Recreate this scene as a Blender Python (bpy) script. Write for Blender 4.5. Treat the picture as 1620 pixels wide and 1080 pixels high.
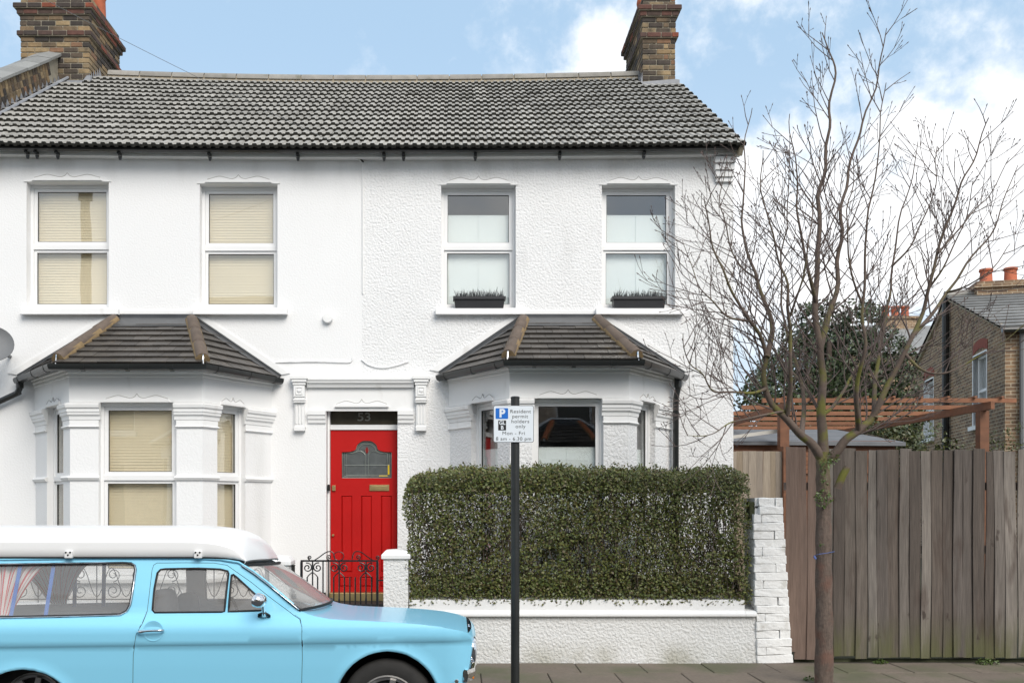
import bpy, bmesh, math, random
import numpy as np
from mathutils import Matrix, Vector, noise as mnoise
from mathutils.geometry import delaunay_2d_cdt

random.seed(7); np.random.seed(7)
for o in list(bpy.data.objects): bpy.data.objects.remove(o)
SC = bpy.context.scene
COL = SC.collection
R = math.radians
PI = math.pi

# ------------------------------------------------------------------ camera
F, CX, CY, CAMY, H = 1500.0, 725.0, 795.0, -11.72, 1.62     # focal length in photo pixels, vanishing point, eye
cam_d = bpy.data.cameras.new('camera'); cam = bpy.data.objects.new('camera', cam_d); COL.objects.link(cam)
cam.location = (0, CAMY, H); cam.rotation_euler = (R(90), 0, 0)
cam_d.sensor_width = 36; cam_d.lens = F / 1620 * 36
cam_d.shift_x = (810 - CX) / 1620; cam_d.shift_y = (CY - 540) / 1620
cam_d.clip_end = 3000; cam_d.clip_start = 0.05
SC.camera = cam
def wx(px, y): return (px - CX) / F * (y - CAMY)
def wz(py, y): return H + (CY - py) / F * (y - CAMY)

# ------------------------------------------------------------------ sky, sun, exposure
SUN_EL, SUN_AZ = R(40), R(154)          # azimuth clockwise from +Y: behind the camera, to the right
world = bpy.data.worlds.new('World'); SC.world = world; world.use_nodes = True
def build_sky():
    nt = world.node_tree; N = nt.nodes; L = nt.links; N.clear()
    out = N.new('ShaderNodeOutputWorld'); bg = N.new('ShaderNodeBackground'); bg.inputs[1].default_value = 0.13
    sky = N.new('ShaderNodeTexSky'); sky.sky_type = 'NISHITA'; sky.sun_disc = False
    sky.sun_elevation = SUN_EL; sky.sun_rotation = SUN_AZ; sky.air_density = 1.0; sky.dust_density = 2.2; sky.ozone_density = 1.6
    tc = N.new('ShaderNodeTexCoord')
    nrm = N.new('ShaderNodeVectorMath'); nrm.operation = 'NORMALIZE'; L.new(tc.outputs['Generated'], nrm.inputs[0])
    def m(op, a, b=None, c=None):
        n = N.new('ShaderNodeMath'); n.operation = op
        for i, q in enumerate((a, b, c)):
            if q is None: continue
            if isinstance(q, (int, float)): n.inputs[i].default_value = q
            else: L.new(q, n.inputs[i])
        return n.outputs[0]
    def noise(scale, det, rough=0.55, off=0.0):
        n = N.new('ShaderNodeTexNoise'); n.noise_dimensions = '4D'; n.inputs['Scale'].default_value = scale
        n.inputs['W'].default_value = off
        n.inputs['Detail'].default_value = det; n.inputs['Roughness'].default_value = rough
        L.new(nrm.outputs[0], n.inputs['Vector']); return n.outputs['Fac']
    n1 = noise(9, 9, 0.6); n2 = noise(2.6, 5, 0.5, 3.1); n3 = noise(30, 6, 0.6, 1.7)
    # cumulus banks: centre (photo pixel), radius
    banks = [(1700, 390, .17), (1500, 340, .11), (1570, 240, .075), (1330, 330, .085), (1230, 390, .10), (960, 95, .045), (1000, 150, .045),
             (900, 150, .025), (1180, 300, .05), (1420, 205, .04), (1100, -450, .2), (2300, 200, .3)]
    best = None
    for (px, py, r) in banks:
        d = Vector(((px - CX) / F, 1, (CY - py) / F)).normalized()
        dn = N.new('ShaderNodeVectorMath'); dn.operation = 'DISTANCE'; L.new(nrm.outputs[0], dn.inputs[0]); dn.inputs[1].default_value = d
        v = m('SUBTRACT', 1.0, m('DIVIDE', dn.outputs['Value'], r))
        best = v if best is None else m('MAXIMUM', best, v)
    best = m('MAXIMUM', best, -1.2)
    base = m('ADD', m('MULTIPLY', best, 0.9), m('MULTIPLY', m('SUBTRACT', n1, 0.5), 1.9))
    base = m('ADD', base, m('MULTIPLY', m('SUBTRACT', n3, 0.5), 1.2))
    mr = N.new('ShaderNodeMapRange'); mr.interpolation_type = 'SMOOTHSTEP'; L.new(base, mr.inputs['Value'])
    mr.inputs['From Min'].default_value = -0.30; mr.inputs['From Max'].default_value = 0.50
    sep = N.new('ShaderNodeSeparateXYZ'); L.new(nrm.outputs[0], sep.inputs[0])
    # broken cloud over the rest of the sky (behind and above the camera)
    gen = N.new('ShaderNodeMapRange'); gen.interpolation_type = 'SMOOTHSTEP'
    L.new(m('ADD', m('MULTIPLY', m('SUBTRACT', n2, .5), 2.0), m('MULTIPLY', m('SUBTRACT', n1, .5), 1.2)), gen.inputs['Value'])
    gen.inputs['From Min'].default_value = -0.25; gen.inputs['From Max'].default_value = 0.35
    back = N.new('ShaderNodeMapRange'); back.interpolation_type = 'SMOOTHSTEP'; L.new(sep.outputs['Y'], back.inputs['Value'])
    back.inputs['From Min'].default_value = .62; back.inputs['From Max'].default_value = .25
    cl = m('MAXIMUM', mr.outputs[0], m('MULTIPLY', gen.outputs[0], back.outputs[0]))
    wisp = N.new('ShaderNodeMapRange'); L.new(n1, wisp.inputs['Value'])
    wisp.inputs['From Min'].default_value = .55; wisp.inputs['From Max'].default_value = .78; wisp.inputs['To Max'].default_value = .5
    cl = m('MAXIMUM', cl, wisp.outputs[0])
    # pale the low sky
    hz = N.new('ShaderNodeMapRange'); hz.interpolation_type = 'SMOOTHSTEP'; L.new(sep.outputs['Z'], hz.inputs['Value'])
    hz.inputs['From Min'].default_value = .46; hz.inputs['From Max'].default_value = .08; hz.inputs['To Max'].default_value = .55
    clear = N.new('ShaderNodeMixRGB'); L.new(hz.outputs[0], clear.inputs[0])
    tint = N.new('ShaderNodeMixRGB'); tint.blend_type = 'MIX'; tint.inputs[0].default_value = .85
    L.new(sky.outputs[0], tint.inputs[1]); tint.inputs[2].default_value = (1.78, 2.52, 3.28, 1)
    L.new(tint.outputs[0], clear.inputs[1]); clear.inputs[2].default_value = (3.3, 3.65, 4.0, 1)
    shade = N.new('ShaderNodeMapRange'); L.new(m('ADD', n1, m('MULTIPLY', n2, .5)), shade.inputs['Value'])
    shade.inputs['From Min'].default_value = .5; shade.inputs['From Max'].default_value = .95
    ccol = N.new('ShaderNodeMixRGB'); L.new(shade.outputs[0], ccol.inputs[0])
    ccol.inputs[1].default_value = (3.45, 3.68, 3.95, 1); ccol.inputs[2].default_value = (4.9, 4.9, 4.9, 1)
    mix = N.new('ShaderNodeMixRGB'); L.new(cl, mix.inputs[0]); L.new(clear.outputs[0], mix.inputs[1]); L.new(ccol.outputs[0], mix.inputs[2])
    L.new(mix.outputs[0], bg.inputs[0]); L.new(bg.outputs[0], out.inputs[0])
build_sky()
sun_d = bpy.data.lights.new('sun', 'SUN'); sun_d.energy = 1.5; sun_d.angle = R(36); sun_d.color = (1, .94, .86)
sun = bpy.data.objects.new('sun', sun_d); COL.objects.link(sun)
sdir = Vector((math.sin(SUN_AZ) * math.cos(SUN_EL), math.cos(SUN_AZ) * math.cos(SUN_EL), math.sin(SUN_EL)))
sun.rotation_euler = (-sdir).to_track_quat('-Z', 'Y').to_euler()
vs = SC.view_settings; vs.view_transform = 'Standard'; vs.look = 'None'; vs.gamma = 1; vs.use_curve_mapping = False
vs.exposure = 1.06
SC.render.engine = 'CYCLES'
SC.cycles.max_bounces = 8; SC.cycles.transparent_max_bounces = 16; SC.cycles.use_denoising = True

# ------------------------------------------------------------------ materials
def srgb(r, g, b):
    f = lambda c: (c / 255 / 12.92) if c / 255 <= .04045 else ((c / 255 + .055) / 1.055) ** 2.4
    return (f(r), f(g), f(b))
def mat(name, col, rough=.6, metal=0, var=(), bump=(), rnd=0, coat=0, spec=.5, ramp=None, coord='POS'):
    """var: (scale, amount, stretch_xyz) brightness noises; bump: (scale, strength, distance, detail); rnd: per-object variation"""
    m_ = bpy.data.materials.new(name); m_.use_nodes = True
    nt = m_.node_tree; N = nt.nodes; L = nt.links; P = N['Principled BSDF']
    P.inputs['Roughness'].default_value = rough; P.inputs['Metallic'].default_value = metal
    P.inputs['Specular IOR Level'].default_value = spec
    if coat: P.inputs['Coat Weight'].default_value = coat; P.inputs['Coat Roughness'].default_value = .06
    if coord == 'POS': src = N.new('ShaderNodeNewGeometry').outputs['Position']
    else: src = N.new('ShaderNodeTexCoord').outputs['Object']
    def noise(scale, stretch=None, det=5):
        v = src
        if stretch:
            mp = N.new('ShaderNodeMapping'); mp.inputs['Scale'].default_value = stretch; L.new(src, mp.inputs[0]); v = mp.outputs[0]
        n = N.new('ShaderNodeTexNoise'); n.inputs['Scale'].default_value = scale; n.inputs['Detail'].default_value = det
        L.new(v, n.inputs['Vector']); return n.outputs['Fac']
    rgb = N.new('ShaderNodeRGB'); rgb.outputs[0].default_value = (*col, 1); cur = rgb.outputs[0]
    oi = None
    if ramp:
        oi = N.new('ShaderNodeObjectInfo'); rp = N.new('ShaderNodeValToRGB'); rp.color_ramp.interpolation = 'CONSTANT'
        el = rp.color_ramp.elements
        while len(el) < len(ramp): el.new(.5)
        for i, c in enumerate(ramp): el[i].position = i / len(ramp); el[i].color = (*c, 1)
        L.new(oi.outputs['Random'], rp.inputs[0]); cur = rp.outputs[0]
    def mul(cur, fac, lo, hi):
        mr = N.new('ShaderNodeMapRange'); L.new(fac, mr.inputs['Value']); mr.inputs['To Min'].default_value = lo; mr.inputs['To Max'].default_value = hi
        mx = N.new('ShaderNodeMixRGB'); mx.blend_type = 'MULTIPLY'; mx.inputs[0].default_value = 1
        L.new(cur, mx.inputs[1]); L.new(mr.outputs[0], mx.inputs[2]); return mx.outputs[0]
    for q in var:
        n = noise(q[0], q[2] if len(q) > 2 else None)
        cur = mul(cur, n, 1 - 2 * q[1], 1 + 2 * q[1])
    if rnd:
        oi = oi or N.new('ShaderNodeObjectInfo')
        cur = mul(cur, oi.outputs['Random'], 1 - rnd, 1 + rnd)
    L.new(cur, P.inputs['Base Color'])
    last = None
    for b in bump:
        n = noise(b[0], b[4] if len(b) > 4 else None, b[3] if len(b) > 3 else 4)
        bp = N.new('ShaderNodeBump'); bp.inputs['Strength'].default_value = b[1]; bp.inputs['Distance'].default_value = b[2]
        L.new(n, bp.inputs['Height'])
        if last: L.new(last, bp.inputs['Normal'])
        last = bp.outputs[0]
    if last: L.new(last, P.inputs['Normal'])
    m_['nodes_cur'] = 0
    return m_
def stain(m_, col, scale, lo, hi, amount, stretch=None, zlo=None, zhi=None, seed=0):
    """mix a dirt / moss colour over the base colour where a noise is high, optionally only between two heights"""
    nt = m_.node_tree; N = nt.nodes; L = nt.links; P = N['Principled BSDF']
    g = N.new('ShaderNodeNewGeometry')
    mp = N.new('ShaderNodeMapping'); mp.inputs['Scale'].default_value = stretch or (1, 1, 1); mp.inputs['Location'].default_value = (seed, seed * 1.7, seed * .6)
    L.new(g.outputs['Position'], mp.inputs[0])
    n = N.new('ShaderNodeTexNoise'); n.inputs['Scale'].default_value = scale; n.inputs['Detail'].default_value = 6; L.new(mp.outputs[0], n.inputs['Vector'])
    mr = N.new('ShaderNodeMapRange'); mr.interpolation_type = 'SMOOTHSTEP'; L.new(n.outputs['Fac'], mr.inputs['Value'])
    mr.inputs['From Min'].default_value = lo; mr.inputs['From Max'].default_value = hi; mr.inputs['To Max'].default_value = amount
    fac = mr.outputs[0]
    if zlo is not None:
        sp = N.new('ShaderNodeSeparateXYZ'); L.new(g.outputs['Position'], sp.inputs[0])
        zr = N.new('ShaderNodeMapRange'); zr.interpolation_type = 'SMOOTHSTEP'; L.new(sp.outputs['Z'], zr.inputs['Value'])
        zr.inputs['From Min'].default_value = zlo; zr.inputs['From Max'].default_value = zhi
        mu = N.new('ShaderNodeMath'); mu.operation = 'MULTIPLY'; L.new(fac, mu.inputs[0]); L.new(zr.outputs[0], mu.inputs[1]); fac = mu.outputs[0]
    old = P.inputs['Base Color'].links[0].from_socket
    mx = N.new('ShaderNodeMixRGB'); L.new(fac, mx.inputs[0]); L.new(old, mx.inputs[1]); mx.inputs[2].default_value = (*col, 1)
    L.new(mx.outputs[0], P.inputs['Base Color'])
    return m_
def glass(name, ior=1.9, tint=(.9, .93, .92), rough=0.0, haze=0):
    m_ = bpy.data.materials.new(name); m_.use_nodes = True
    nt = m_.node_tree; N = nt.nodes; L = nt.links; N.remove(N['Principled BSDF'])
    fr = N.new('ShaderNodeFresnel'); gb = N.new('ShaderNodeNewGeometry'); mi_ = N.new('ShaderNodeMapRange'); L.new(gb.outputs['Backfacing'], mi_.inputs['Value'])
    mi_.inputs['To Min'].default_value = ior; mi_.inputs['To Max'].default_value = 1 / ior; L.new(mi_.outputs[0], fr.inputs[0])
    tr = N.new('ShaderNodeBsdfTransparent'); tr.inputs[0].default_value = (*tint, 1)
    gl = N.new('ShaderNodeBsdfGlossy'); gl.inputs['Roughness'].default_value = rough
    g = N.new('ShaderNodeNewGeometry'); n = N.new('ShaderNodeTexNoise'); n.inputs['Scale'].default_value = 1.6; n.inputs['Detail'].default_value = 1
    L.new(g.outputs['Position'], n.inputs['Vector'])
    bp = N.new('ShaderNodeBump'); bp.inputs['Strength'].default_value = .05; bp.inputs['Distance'].default_value = .02
    L.new(n.outputs['Fac'], bp.inputs['Height']); L.new(bp.outputs[0], gl.inputs['Normal'])
    mx = N.new('ShaderNodeMixShader'); L.new(fr.outputs[0], mx.inputs[0]); L.new(tr.outputs[0], mx.inputs[1]); L.new(gl.outputs[0], mx.inputs[2])
    if haze:  # even grey mixed in: painted haze for the grey reflection on the panes
        df = N.new('ShaderNodeBsdfDiffuse'); df.inputs[0].default_value = (.70, .69, .68, 1); m2 = N.new('ShaderNodeMixShader'); m2.inputs[0].default_value = haze
        L.new(mx.outputs[0], m2.inputs[1]); L.new(df.outputs[0], m2.inputs[2]); mx = m2
    L.new(mx.outputs[0], N['Material Output'].inputs[0]); return m_
def brickmat(name, c1, c2, mortar, scale=1.0):
    m_ = bpy.data.materials.new(name); m_.use_nodes = True
    nt = m_.node_tree; N = nt.nodes; L = nt.links; P = N['Principled BSDF']; P.inputs['Roughness'].default_value = .9
    tc = N.new('ShaderNodeTexCoord'); sp = N.new('ShaderNodeSeparateXYZ'); L.new(tc.outputs['Object'], sp.inputs[0])
    ad = N.new('ShaderNodeMath'); L.new(sp.outputs[0], ad.inputs[0]); L.new(sp.outputs[1], ad.inputs[1])
    cb = N.new('ShaderNodeCombineXYZ'); L.new(ad.outputs[0], cb.inputs[0]); L.new(sp.outputs[2], cb.inputs[1])
    b = N.new('ShaderNodeTexBrick'); L.new(cb.outputs[0], b.inputs['Vector'])
    b.inputs['Scale'].default_value = scale; b.inputs['Brick Width'].default_value = .225; b.inputs['Row Height'].default_value = .078
    b.inputs['Mortar Size'].default_value = .009; b.inputs['Mortar Smooth'].default_value = .2; b.inputs['Bias'].default_value = 0
    b.inputs['Color1'].default_value = (*c1, 1); b.inputs['Color2'].default_value = (*c2, 1); b.inputs['Mortar'].default_value = (*mortar, 1)
    n = N.new('ShaderNodeTexNoise'); n.inputs['Scale'].default_value = 2.2; n.inputs['Detail'].default_value = 6; L.new(tc.outputs['Object'], n.inputs['Vector'])
    n2 = N.new('ShaderNodeTexNoise'); n2.inputs['Scale'].default_value = 11; n2.inputs['Detail'].default_value = 3; L.new(tc.outputs['Object'], n2.inputs['Vector'])
    cur = b.outputs['Color']
    for q, a in ((n, .5), (n2, .45)):
        mr = N.new('ShaderNodeMapRange'); L.new(q.outputs['Fac'], mr.inputs['Value']); mr.inputs['To Min'].default_value = 1 - a; mr.inputs['To Max'].default_value = 1 + a
        mx = N.new('ShaderNodeMixRGB'); mx.blend_type = 'MULTIPLY'; mx.inputs[0].default_value = 1; L.new(cur, mx.inputs[1]); L.new(mr.outputs[0], mx.inputs[2]); cur = mx.outputs[0]
    L.new(cur, P.inputs['Base Color'])
    bp = N.new('ShaderNodeBump'); bp.inputs['Strength'].default_value = .5; bp.inputs['Distance'].default_value = .01; bp.invert = True
    L.new(b.outputs['Fac'], bp.inputs['Height']); L.new(bp.outputs[0], P.inputs['Normal'])
    return m_

WH = (.80, .80, .795)
M = {}
M['roughcast'] = stain(mat('roughcast_white_paint', (.79, .79, .79), .75, var=((.7, .035), (7, .02)), bump=((38, .75, .022, 3), (90, .35, .006, 2))), (.42, .41, .39), 1.6, .60, .78, .35, (1, 1, .35))
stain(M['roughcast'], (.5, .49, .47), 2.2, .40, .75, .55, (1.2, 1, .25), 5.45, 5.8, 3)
M['render'] = stain(mat('smooth_white_render', (.80, .80, .80), .7, var=((.9, .02),), bump=((45, .35, .010, 3), (120, .12, .003, 2))), (.45, .44, .42), 1.3, .62, .8, .25, (1, 1, .3), seed=5)
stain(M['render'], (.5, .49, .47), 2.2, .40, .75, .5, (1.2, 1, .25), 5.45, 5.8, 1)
M['trim'] = stain(mat('white_painted_trim', WH, .55, var=((2.2, .02),), bump=((18, .08, .006, 3),)), (.48, .46, .42), 5, .60, .78, .35, (1, 1, .5))
M['upvc'] = mat('white_window_plastic', (.80, .80, .80), .35, var=((3, .015),))
M['gasket'] = mat('black_glazing_gasket', (.02, .02, .02), .6)
M['glass'] = glass('window_glass', 2.1, (.985, .99, .985))
M['carglass'] = glass('car_glass', 1.6, (.88, .88, .87), haze=.21)
M['blind'] = mat('tan_blind', (.86, .75, .54), .6, var=((1.5, .03),))
M['film'] = mat('pale_window_blind', (.86, .92, .91), .6, var=((1, .01),))
M['room'] = mat('interior_wall', (.55, .55, .54), .9)
M['roomdark'] = mat('interior_floor', (.10, .085, .07), .9)
M['tile'] = stain(mat('concrete_roof_tile', (.335, .322, .295), .9, var=((1.2, .08), (22, .06)), rnd=.15, bump=((60, .3, .004, 3),)), (.17, .165, .12), 3.0, .56, .80, .4)
M['tile_nose'] = mat('dirty_shaded_tile_edge', (.055, .053, .046), .95, var=((9, .2),))  # near-black: dirt plus the shade under the tile lip, put into the colour
M['ridge'] = stain(mat('ridge_tile_grey', (.27, .255, .23), .9, var=((8, .15),), rnd=.15), (.10, .10, .06), 6, .55, .75, .5)
M['mortar'] = mat('sand_mortar', (.42, .36, .27), .95, var=((14, .2),), bump=((60, .5, .006),))
M['baytile'] = stain(mat('brown_bay_tile', (.068, .060, .053), .45, var=((6, .15), (40, .1)), rnd=.25, bump=((70, .25, .003),)), (.16, .12, .06), 9, .62, .8, .5)
M['hip'] = mat('brown_hip_tile', (.105, .078, .060), .7, var=((7, .2), (30, .12)), rnd=.2)
M['hipmortar'] = mat('ochre_bedding_mortar', (.22, .155, .08), .95, var=((20, .25),), bump=((50, .5, .006),))
M['oldhip'] = mat('terracotta_hip_tile', (.42, .13, .05), .8, var=((7, .2),))
M['lead'] = stain(mat('lead_flashing', (.25, .26, .28), .55, var=((3, .12), (15, .1)), bump=((9, .3, .01),)), (.5, .5, .52), 7, .58, .8, .5)
M['leaddark'] = mat('wet_lead_flashing', (.055, .058, .062), .3, var=((5, .2),), bump=((9, .2, .008),))
M['blackplastic'] = mat('black_gutter_plastic', (.018, .02, .02), .28, var=((4, .15),))
M['fascia'] = stain(mat('fascia_board', (.78, .78, .77), .5, var=((3, .04),)), (.36, .34, .30), 3, .55, .8, .5, (.5, 1, 4))
stock = [srgb(138, 116, 86), srgb(116, 98, 76), srgb(88, 76, 64), srgb(70, 62, 56), srgb(146, 126, 96), srgb(104, 88, 70), srgb(80, 70, 60), srgb(126, 96, 74), srgb(60, 54, 50), srgb(124, 108, 84)]
M['stock'] = stain(mat('london_stock_brick', (.3, .2, .1), .92, ramp=stock, var=((14, .22), (50, .15)), bump=((45, .6, .008),)), (.035, .032, .028), 3.2, .48, .7, .65)
M['redband'] = mat('dark_red_corbel_brick', (.2, .1, .08), .9, ramp=[srgb(92, 62, 54), srgb(78, 60, 54), srgb(62, 54, 50), srgb(120, 66, 48), srgb(70, 56, 50)], var=((14, .25),), bump=((45, .5, .008),))
M['joint'] = mat('weathered_brick_mortar', (.30, .27, .21), .95, var=((9, .2),), bump=((50, .5, .006),))
M['pot'] = mat('terracotta_pot', (.42, .115, .055), .8, var=((7, .2),))
M['coping'] = mat('grey_coping_slab', (.235, .235, .225), .85, var=((3, .12), (25, .1)), rnd=.12)
M['whitebrick'] = stain(mat('white_painted_brick', (.80, .80, .79), .8, var=((6, .03),), bump=((26, .6, .016, 5), (90, .3, .004))), (.40, .38, .33), 5, .60, .74, .6)
M['wallcast'] = stain(mat('garden_wall_roughcast', (.74, .74, .73), .8, var=((2, .03),), bump=((36, .8, .024, 3), (90, .3, .005))), (.36, .345, .27), 2.5, .34, .7, .75, (1, 1, .6), .30, .02, 2)
M['red'] = mat('red_gloss_paint', (.44, .007, .006), .45, spec=.25, var=((3, .05),), bump=((5, .08, .01, 2, (6, 1, .5)),))
M['brass'] = mat('brass', (.50, .38, .18), .35, .8, var=((6, .2),))
M['chrome'] = mat('chrome', (.75, .75, .76), .08, 1.0)
M['black'] = mat('black_gloss_paint', (.012, .012, .013), .35, var=((6, .2),))
M['blackmatt'] = mat('black_painted_masonry', (.015, .016, .015), .7, var=((6, .2),))
M['darkglass'] = mat('dark_fanlight_glass', (.05, .044, .03), .12, var=((5, .3),))
M['doorglass'] = mat('leaded_obscure_glass', (.10, .11, .11), .08, var=((12, .25),), bump=((30, .15, .004),))
M['came'] = mat('lead_came', (.30, .33, .30), .4, .5)
M['yellowglass'] = mat('yellow_stained_glass', (.75, .52, .02), .2)
M['redglass'] = mat('red_stained_glass', (.22, .02, .02), .2)
M['digit'] = mat('house_number_grey', (.20, .20, .175), .4)
M['dark'] = mat('plain_dark', (.02, .02, .02), .9)
M['planter'] = mat('charcoal_planter_plastic', (.022, .023, .026), .45, var=((9, .12),), bump=((60, .15, .003),))
M['blackgrass'] = mat('dark_sedge', (.055, .06, .065), .7, var=((30, .3),))
M['pole'] = mat('black_pole_paint', (.016, .018, .018), .45, var=((5, .25),), bump=((30, .12, .003),))
M['signwhite'] = mat('sign_white', (.70, .74, .78), .35, var=((3, .02),))
M['signblue'] = mat('sign_blue', srgb(28, 104, 190), .35)
M['signblack'] = mat('sign_black', (.015, .015, .016), .4)
M['signgrey'] = mat('sign_backing_grey', (.10, .10, .11), .5)
M['asphalt'] = mat('asphalt', (.05, .05, .052), .9, var=((.6, .12), (40, .2)), bump=((120, .6, .006),))
M['slab'] = stain(stain(mat('paving_slab', (.155, .125, .098), .85, var=((2.5, .12), (30, .15)), rnd=.10, bump=((70, .4, .004),)), (.085, .095, .045), 1.5, .42, .66, .7, None, None, None), (.07, .055, .045), 5, .6, .75, .6, seed=4)
M['kerbstone'] = mat('granite_kerb', (.26, .25, .24), .8, var=((20, .2),), rnd=.12)
M['soil'] = mat('soil', (.035, .025, .018), .95, var=((12, .3),), bump=((30, .8, .02),))
M['earth'] = mat('garden_ground', (.07, .075, .04), .95, var=((2, .3),))
boardc = [srgb(104, 97, 91), srgb(88, 81, 76), srgb(118, 111, 104), srgb(80, 72, 66), srgb(97, 89, 82), srgb(110, 104, 98), srgb(90, 81, 74)]
M['board'] = mat('weathered_fence_board', (.15, .12, .1), .88, ramp=boardc, var=((3, .24, (9, 9, .6)), (16, .3, (9, 9, .30)), (1.2, .15)), bump=((14, .6, .008, 5, (9, 9, .3)),))
stain(M['board'], srgb(66, 52, 45), 2.4, .54, .72, .6, (4, 4, .8)); stain(M['board'], srgb(84, 86, 48), 3, .25, .6, .75, (3, 3, .8), .55, .02, 3)
stain(M['board'], srgb(50, 38, 32), 4.2, .66, .74, .8, (2.5, 2.5, 1.2), seed=8)
M['redboard'] = mat('reddish_fence_board', (.2, .1, .07), .88, ramp=[srgb(118, 102, 94), srgb(112, 94, 84), srgb(106, 96, 90), srgb(108, 90, 81)], var=((3, .2, (9, 9, .6)), (16, .2, (9, 9, .35))), bump=((14, .4, .006, 5, (9, 9, .3)),))
M['paleboard'] = mat('pale_fence_board', (.2, .17, .13), .88, ramp=[srgb(150, 138, 124), srgb(138, 127, 115), srgb(156, 143, 127), srgb(142, 128, 110)], var=((3, .15, (9, 9, .6)), (20, .2, (9, 9, .4))))
M['timber'] = mat('orange_stained_timber', srgb(124, 82, 57), .7, var=((3, .2, (.6, .6, 6)), (14, .15)), rnd=.18, bump=((12, .2, .004, 4),))
M['felt'] = mat('grey_roof_felt', (.15, .155, .165), .8, var=((4, .15),))
M['paleedge'] = mat('pale_bargeboard', (.50, .48, .44), .7, var=((6, .1),))
M['bark'] = stain(stain(mat('tree_bark', (.115, .085, .068), .9, var=((9, .25, (3, 3, .8)), (40, .25)), bump=((30, .9, .010, 5, (2.5, 2.5, .8)),)), (.17, .075, .05), 6, .46, .66, .55, (1, 1, .9), 2.3, .6), (.15, .15, .022), 7, .38, .60, .9, (1, 1, .5), 1.6, 2.3, 2)
M['limb'] = stain(mat('limb_bark', (.115, .085, .068), .9, var=((12, .25),), bump=((40, .6, .006),)), (.14, .14, .022), 5, .46, .62, .9, None, 4.2, 2.4, 2)
M['twig'] = mat('twig_bark', (.105, .078, .070), .8, var=((14, .3),))
M['bud'] = mat('bud_brown', (.07, .04, .034), .6)
def leafmat(name, cols, rough=.4):
    m_ = mat(name, cols[0], rough, spec=.5)
    nt = m_.node_tree; N = nt.nodes; L = nt.links; P = N['Principled BSDF']
    g = N.new('ShaderNodeNewGeometry'); rp = N.new('ShaderNodeValToRGB'); el = rp.color_ramp.elements
    while len(el) < len(cols): el.new(.5)
    for i, c in enumerate(cols): el[i].position = i / (len(cols) - 1); el[i].color = (*c, 1)
    L.new(g.outputs['Random Per Island'], rp.inputs[0]); L.new(rp.outputs[0], P.inputs['Base Color'])
    P.inputs['Subsurface Weight'].default_value = 0
    return m_
M['hedge'] = leafmat('privet_leaf', [(.10, .115, .024), (.055, .078, .016), (.08, .105, .024), (.15, .16, .036), (.085, .062, .026), (.105, .105, .026)], .5)
M['hedgestem'] = mat('hedge_stem', (.075, .055, .040), .85, var=((20, .3),))
M['holly'] = leafmat('evergreen_leaf', [(.024, .040, .016), (.036, .056, .020), (.052, .074, .026), (.030, .046, .018), (.075, .095, .038)], .45)
M['shrub'] = leafmat('yellow_green_leaf', [(.045, .06, .016), (.07, .085, .022), (.035, .05, .016), (.10, .10, .03)], .45)
M['weed'] = leafmat('weed_leaf', [(.06, .10, .02), (.09, .13, .03), (.05, .08, .02)], .5)
M['paint'] = mat('pale_blue_car_paint', srgb(140, 211, 240), .32, coat=.40, var=((1.2, .01),))
M['vanwhite'] = mat('white_gelcoat', (.80, .80, .80), .32, var=((2, .015),), coat=.2)
M['rubber'] = mat('black_rubber', (.012, .012, .013), .65, var=((25, .2),))
M['tyre'] = mat('tyre_rubber', (.022, .021, .020), .8, var=((18, .2),), bump=((60, .2, .003),))
M['alloy'] = mat('alloy_rim', (.42, .41, .40), .35, .85, var=((20, .15),))
M['trimgrey'] = mat('grey_interior_trim', (.58, .56, .55), .8, var=((5, .1),))
M['seat'] = mat('grey_seat_cloth', (.07, .068, .07), .85, var=((20, .1),))
M['stripe_red'] = mat('curtain_red', (.62, .07, .08), .8)
M['stripe_white'] = mat('curtain_white', (.78, .76, .74), .8)
M['strap'] = mat('blue_strap', srgb(58, 118, 205), .6)
M['strapfar'] = mat('far_blue_strap', srgb(70, 92, 150), .6)
M['amber'] = mat('amber_lens', (.7, .2, .02), .2)
M['lens'] = mat('headlamp_lens', (.6, .62, .64), .1)
M['dish'] = mat('grey_dish', (.16, .165, .17), .6)
M['fbrick'] = brickmat('brown_house_brick', srgb(148, 120, 92), srgb(104, 84, 68), srgb(174, 160, 138))
M['obrick'] = brickmat('opposite_house_brick', srgb(196, 176, 156), srgb(176, 152, 132), srgb(190, 178, 162))
M['farch'] = mat('red_brick_arch', srgb(138, 74, 60), .9, var=((20, .2),))
M['slate'] = mat('distant_roof_tile', (.22, .22, .215), .8, var=((4, .2),), rnd=.15)
M['curtain'] = mat('net_curtain', (.42, .43, .44), .9, var=((6, .1, (6, 6, .3)),))
M['checkw'] = mat('pale_path_tile', (.5, .45, .42), .5, rnd=.15)
M['checkb'] = mat('dark_path_tile', (.03, .03, .03), .5)
M['wood'] = mat('telegraph_pole_wood', (.10, .075, .055), .9, var=((5, .2, (4, 4, .3)),))
M['mossy'] = mat('mossy_dark_brick', (.045, .05, .022), .95, var=((14, .3),), bump=((40, .6, .01),))
M['bolt'] = mat('dark_bolt', (.02, .02, .02), .4)

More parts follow.
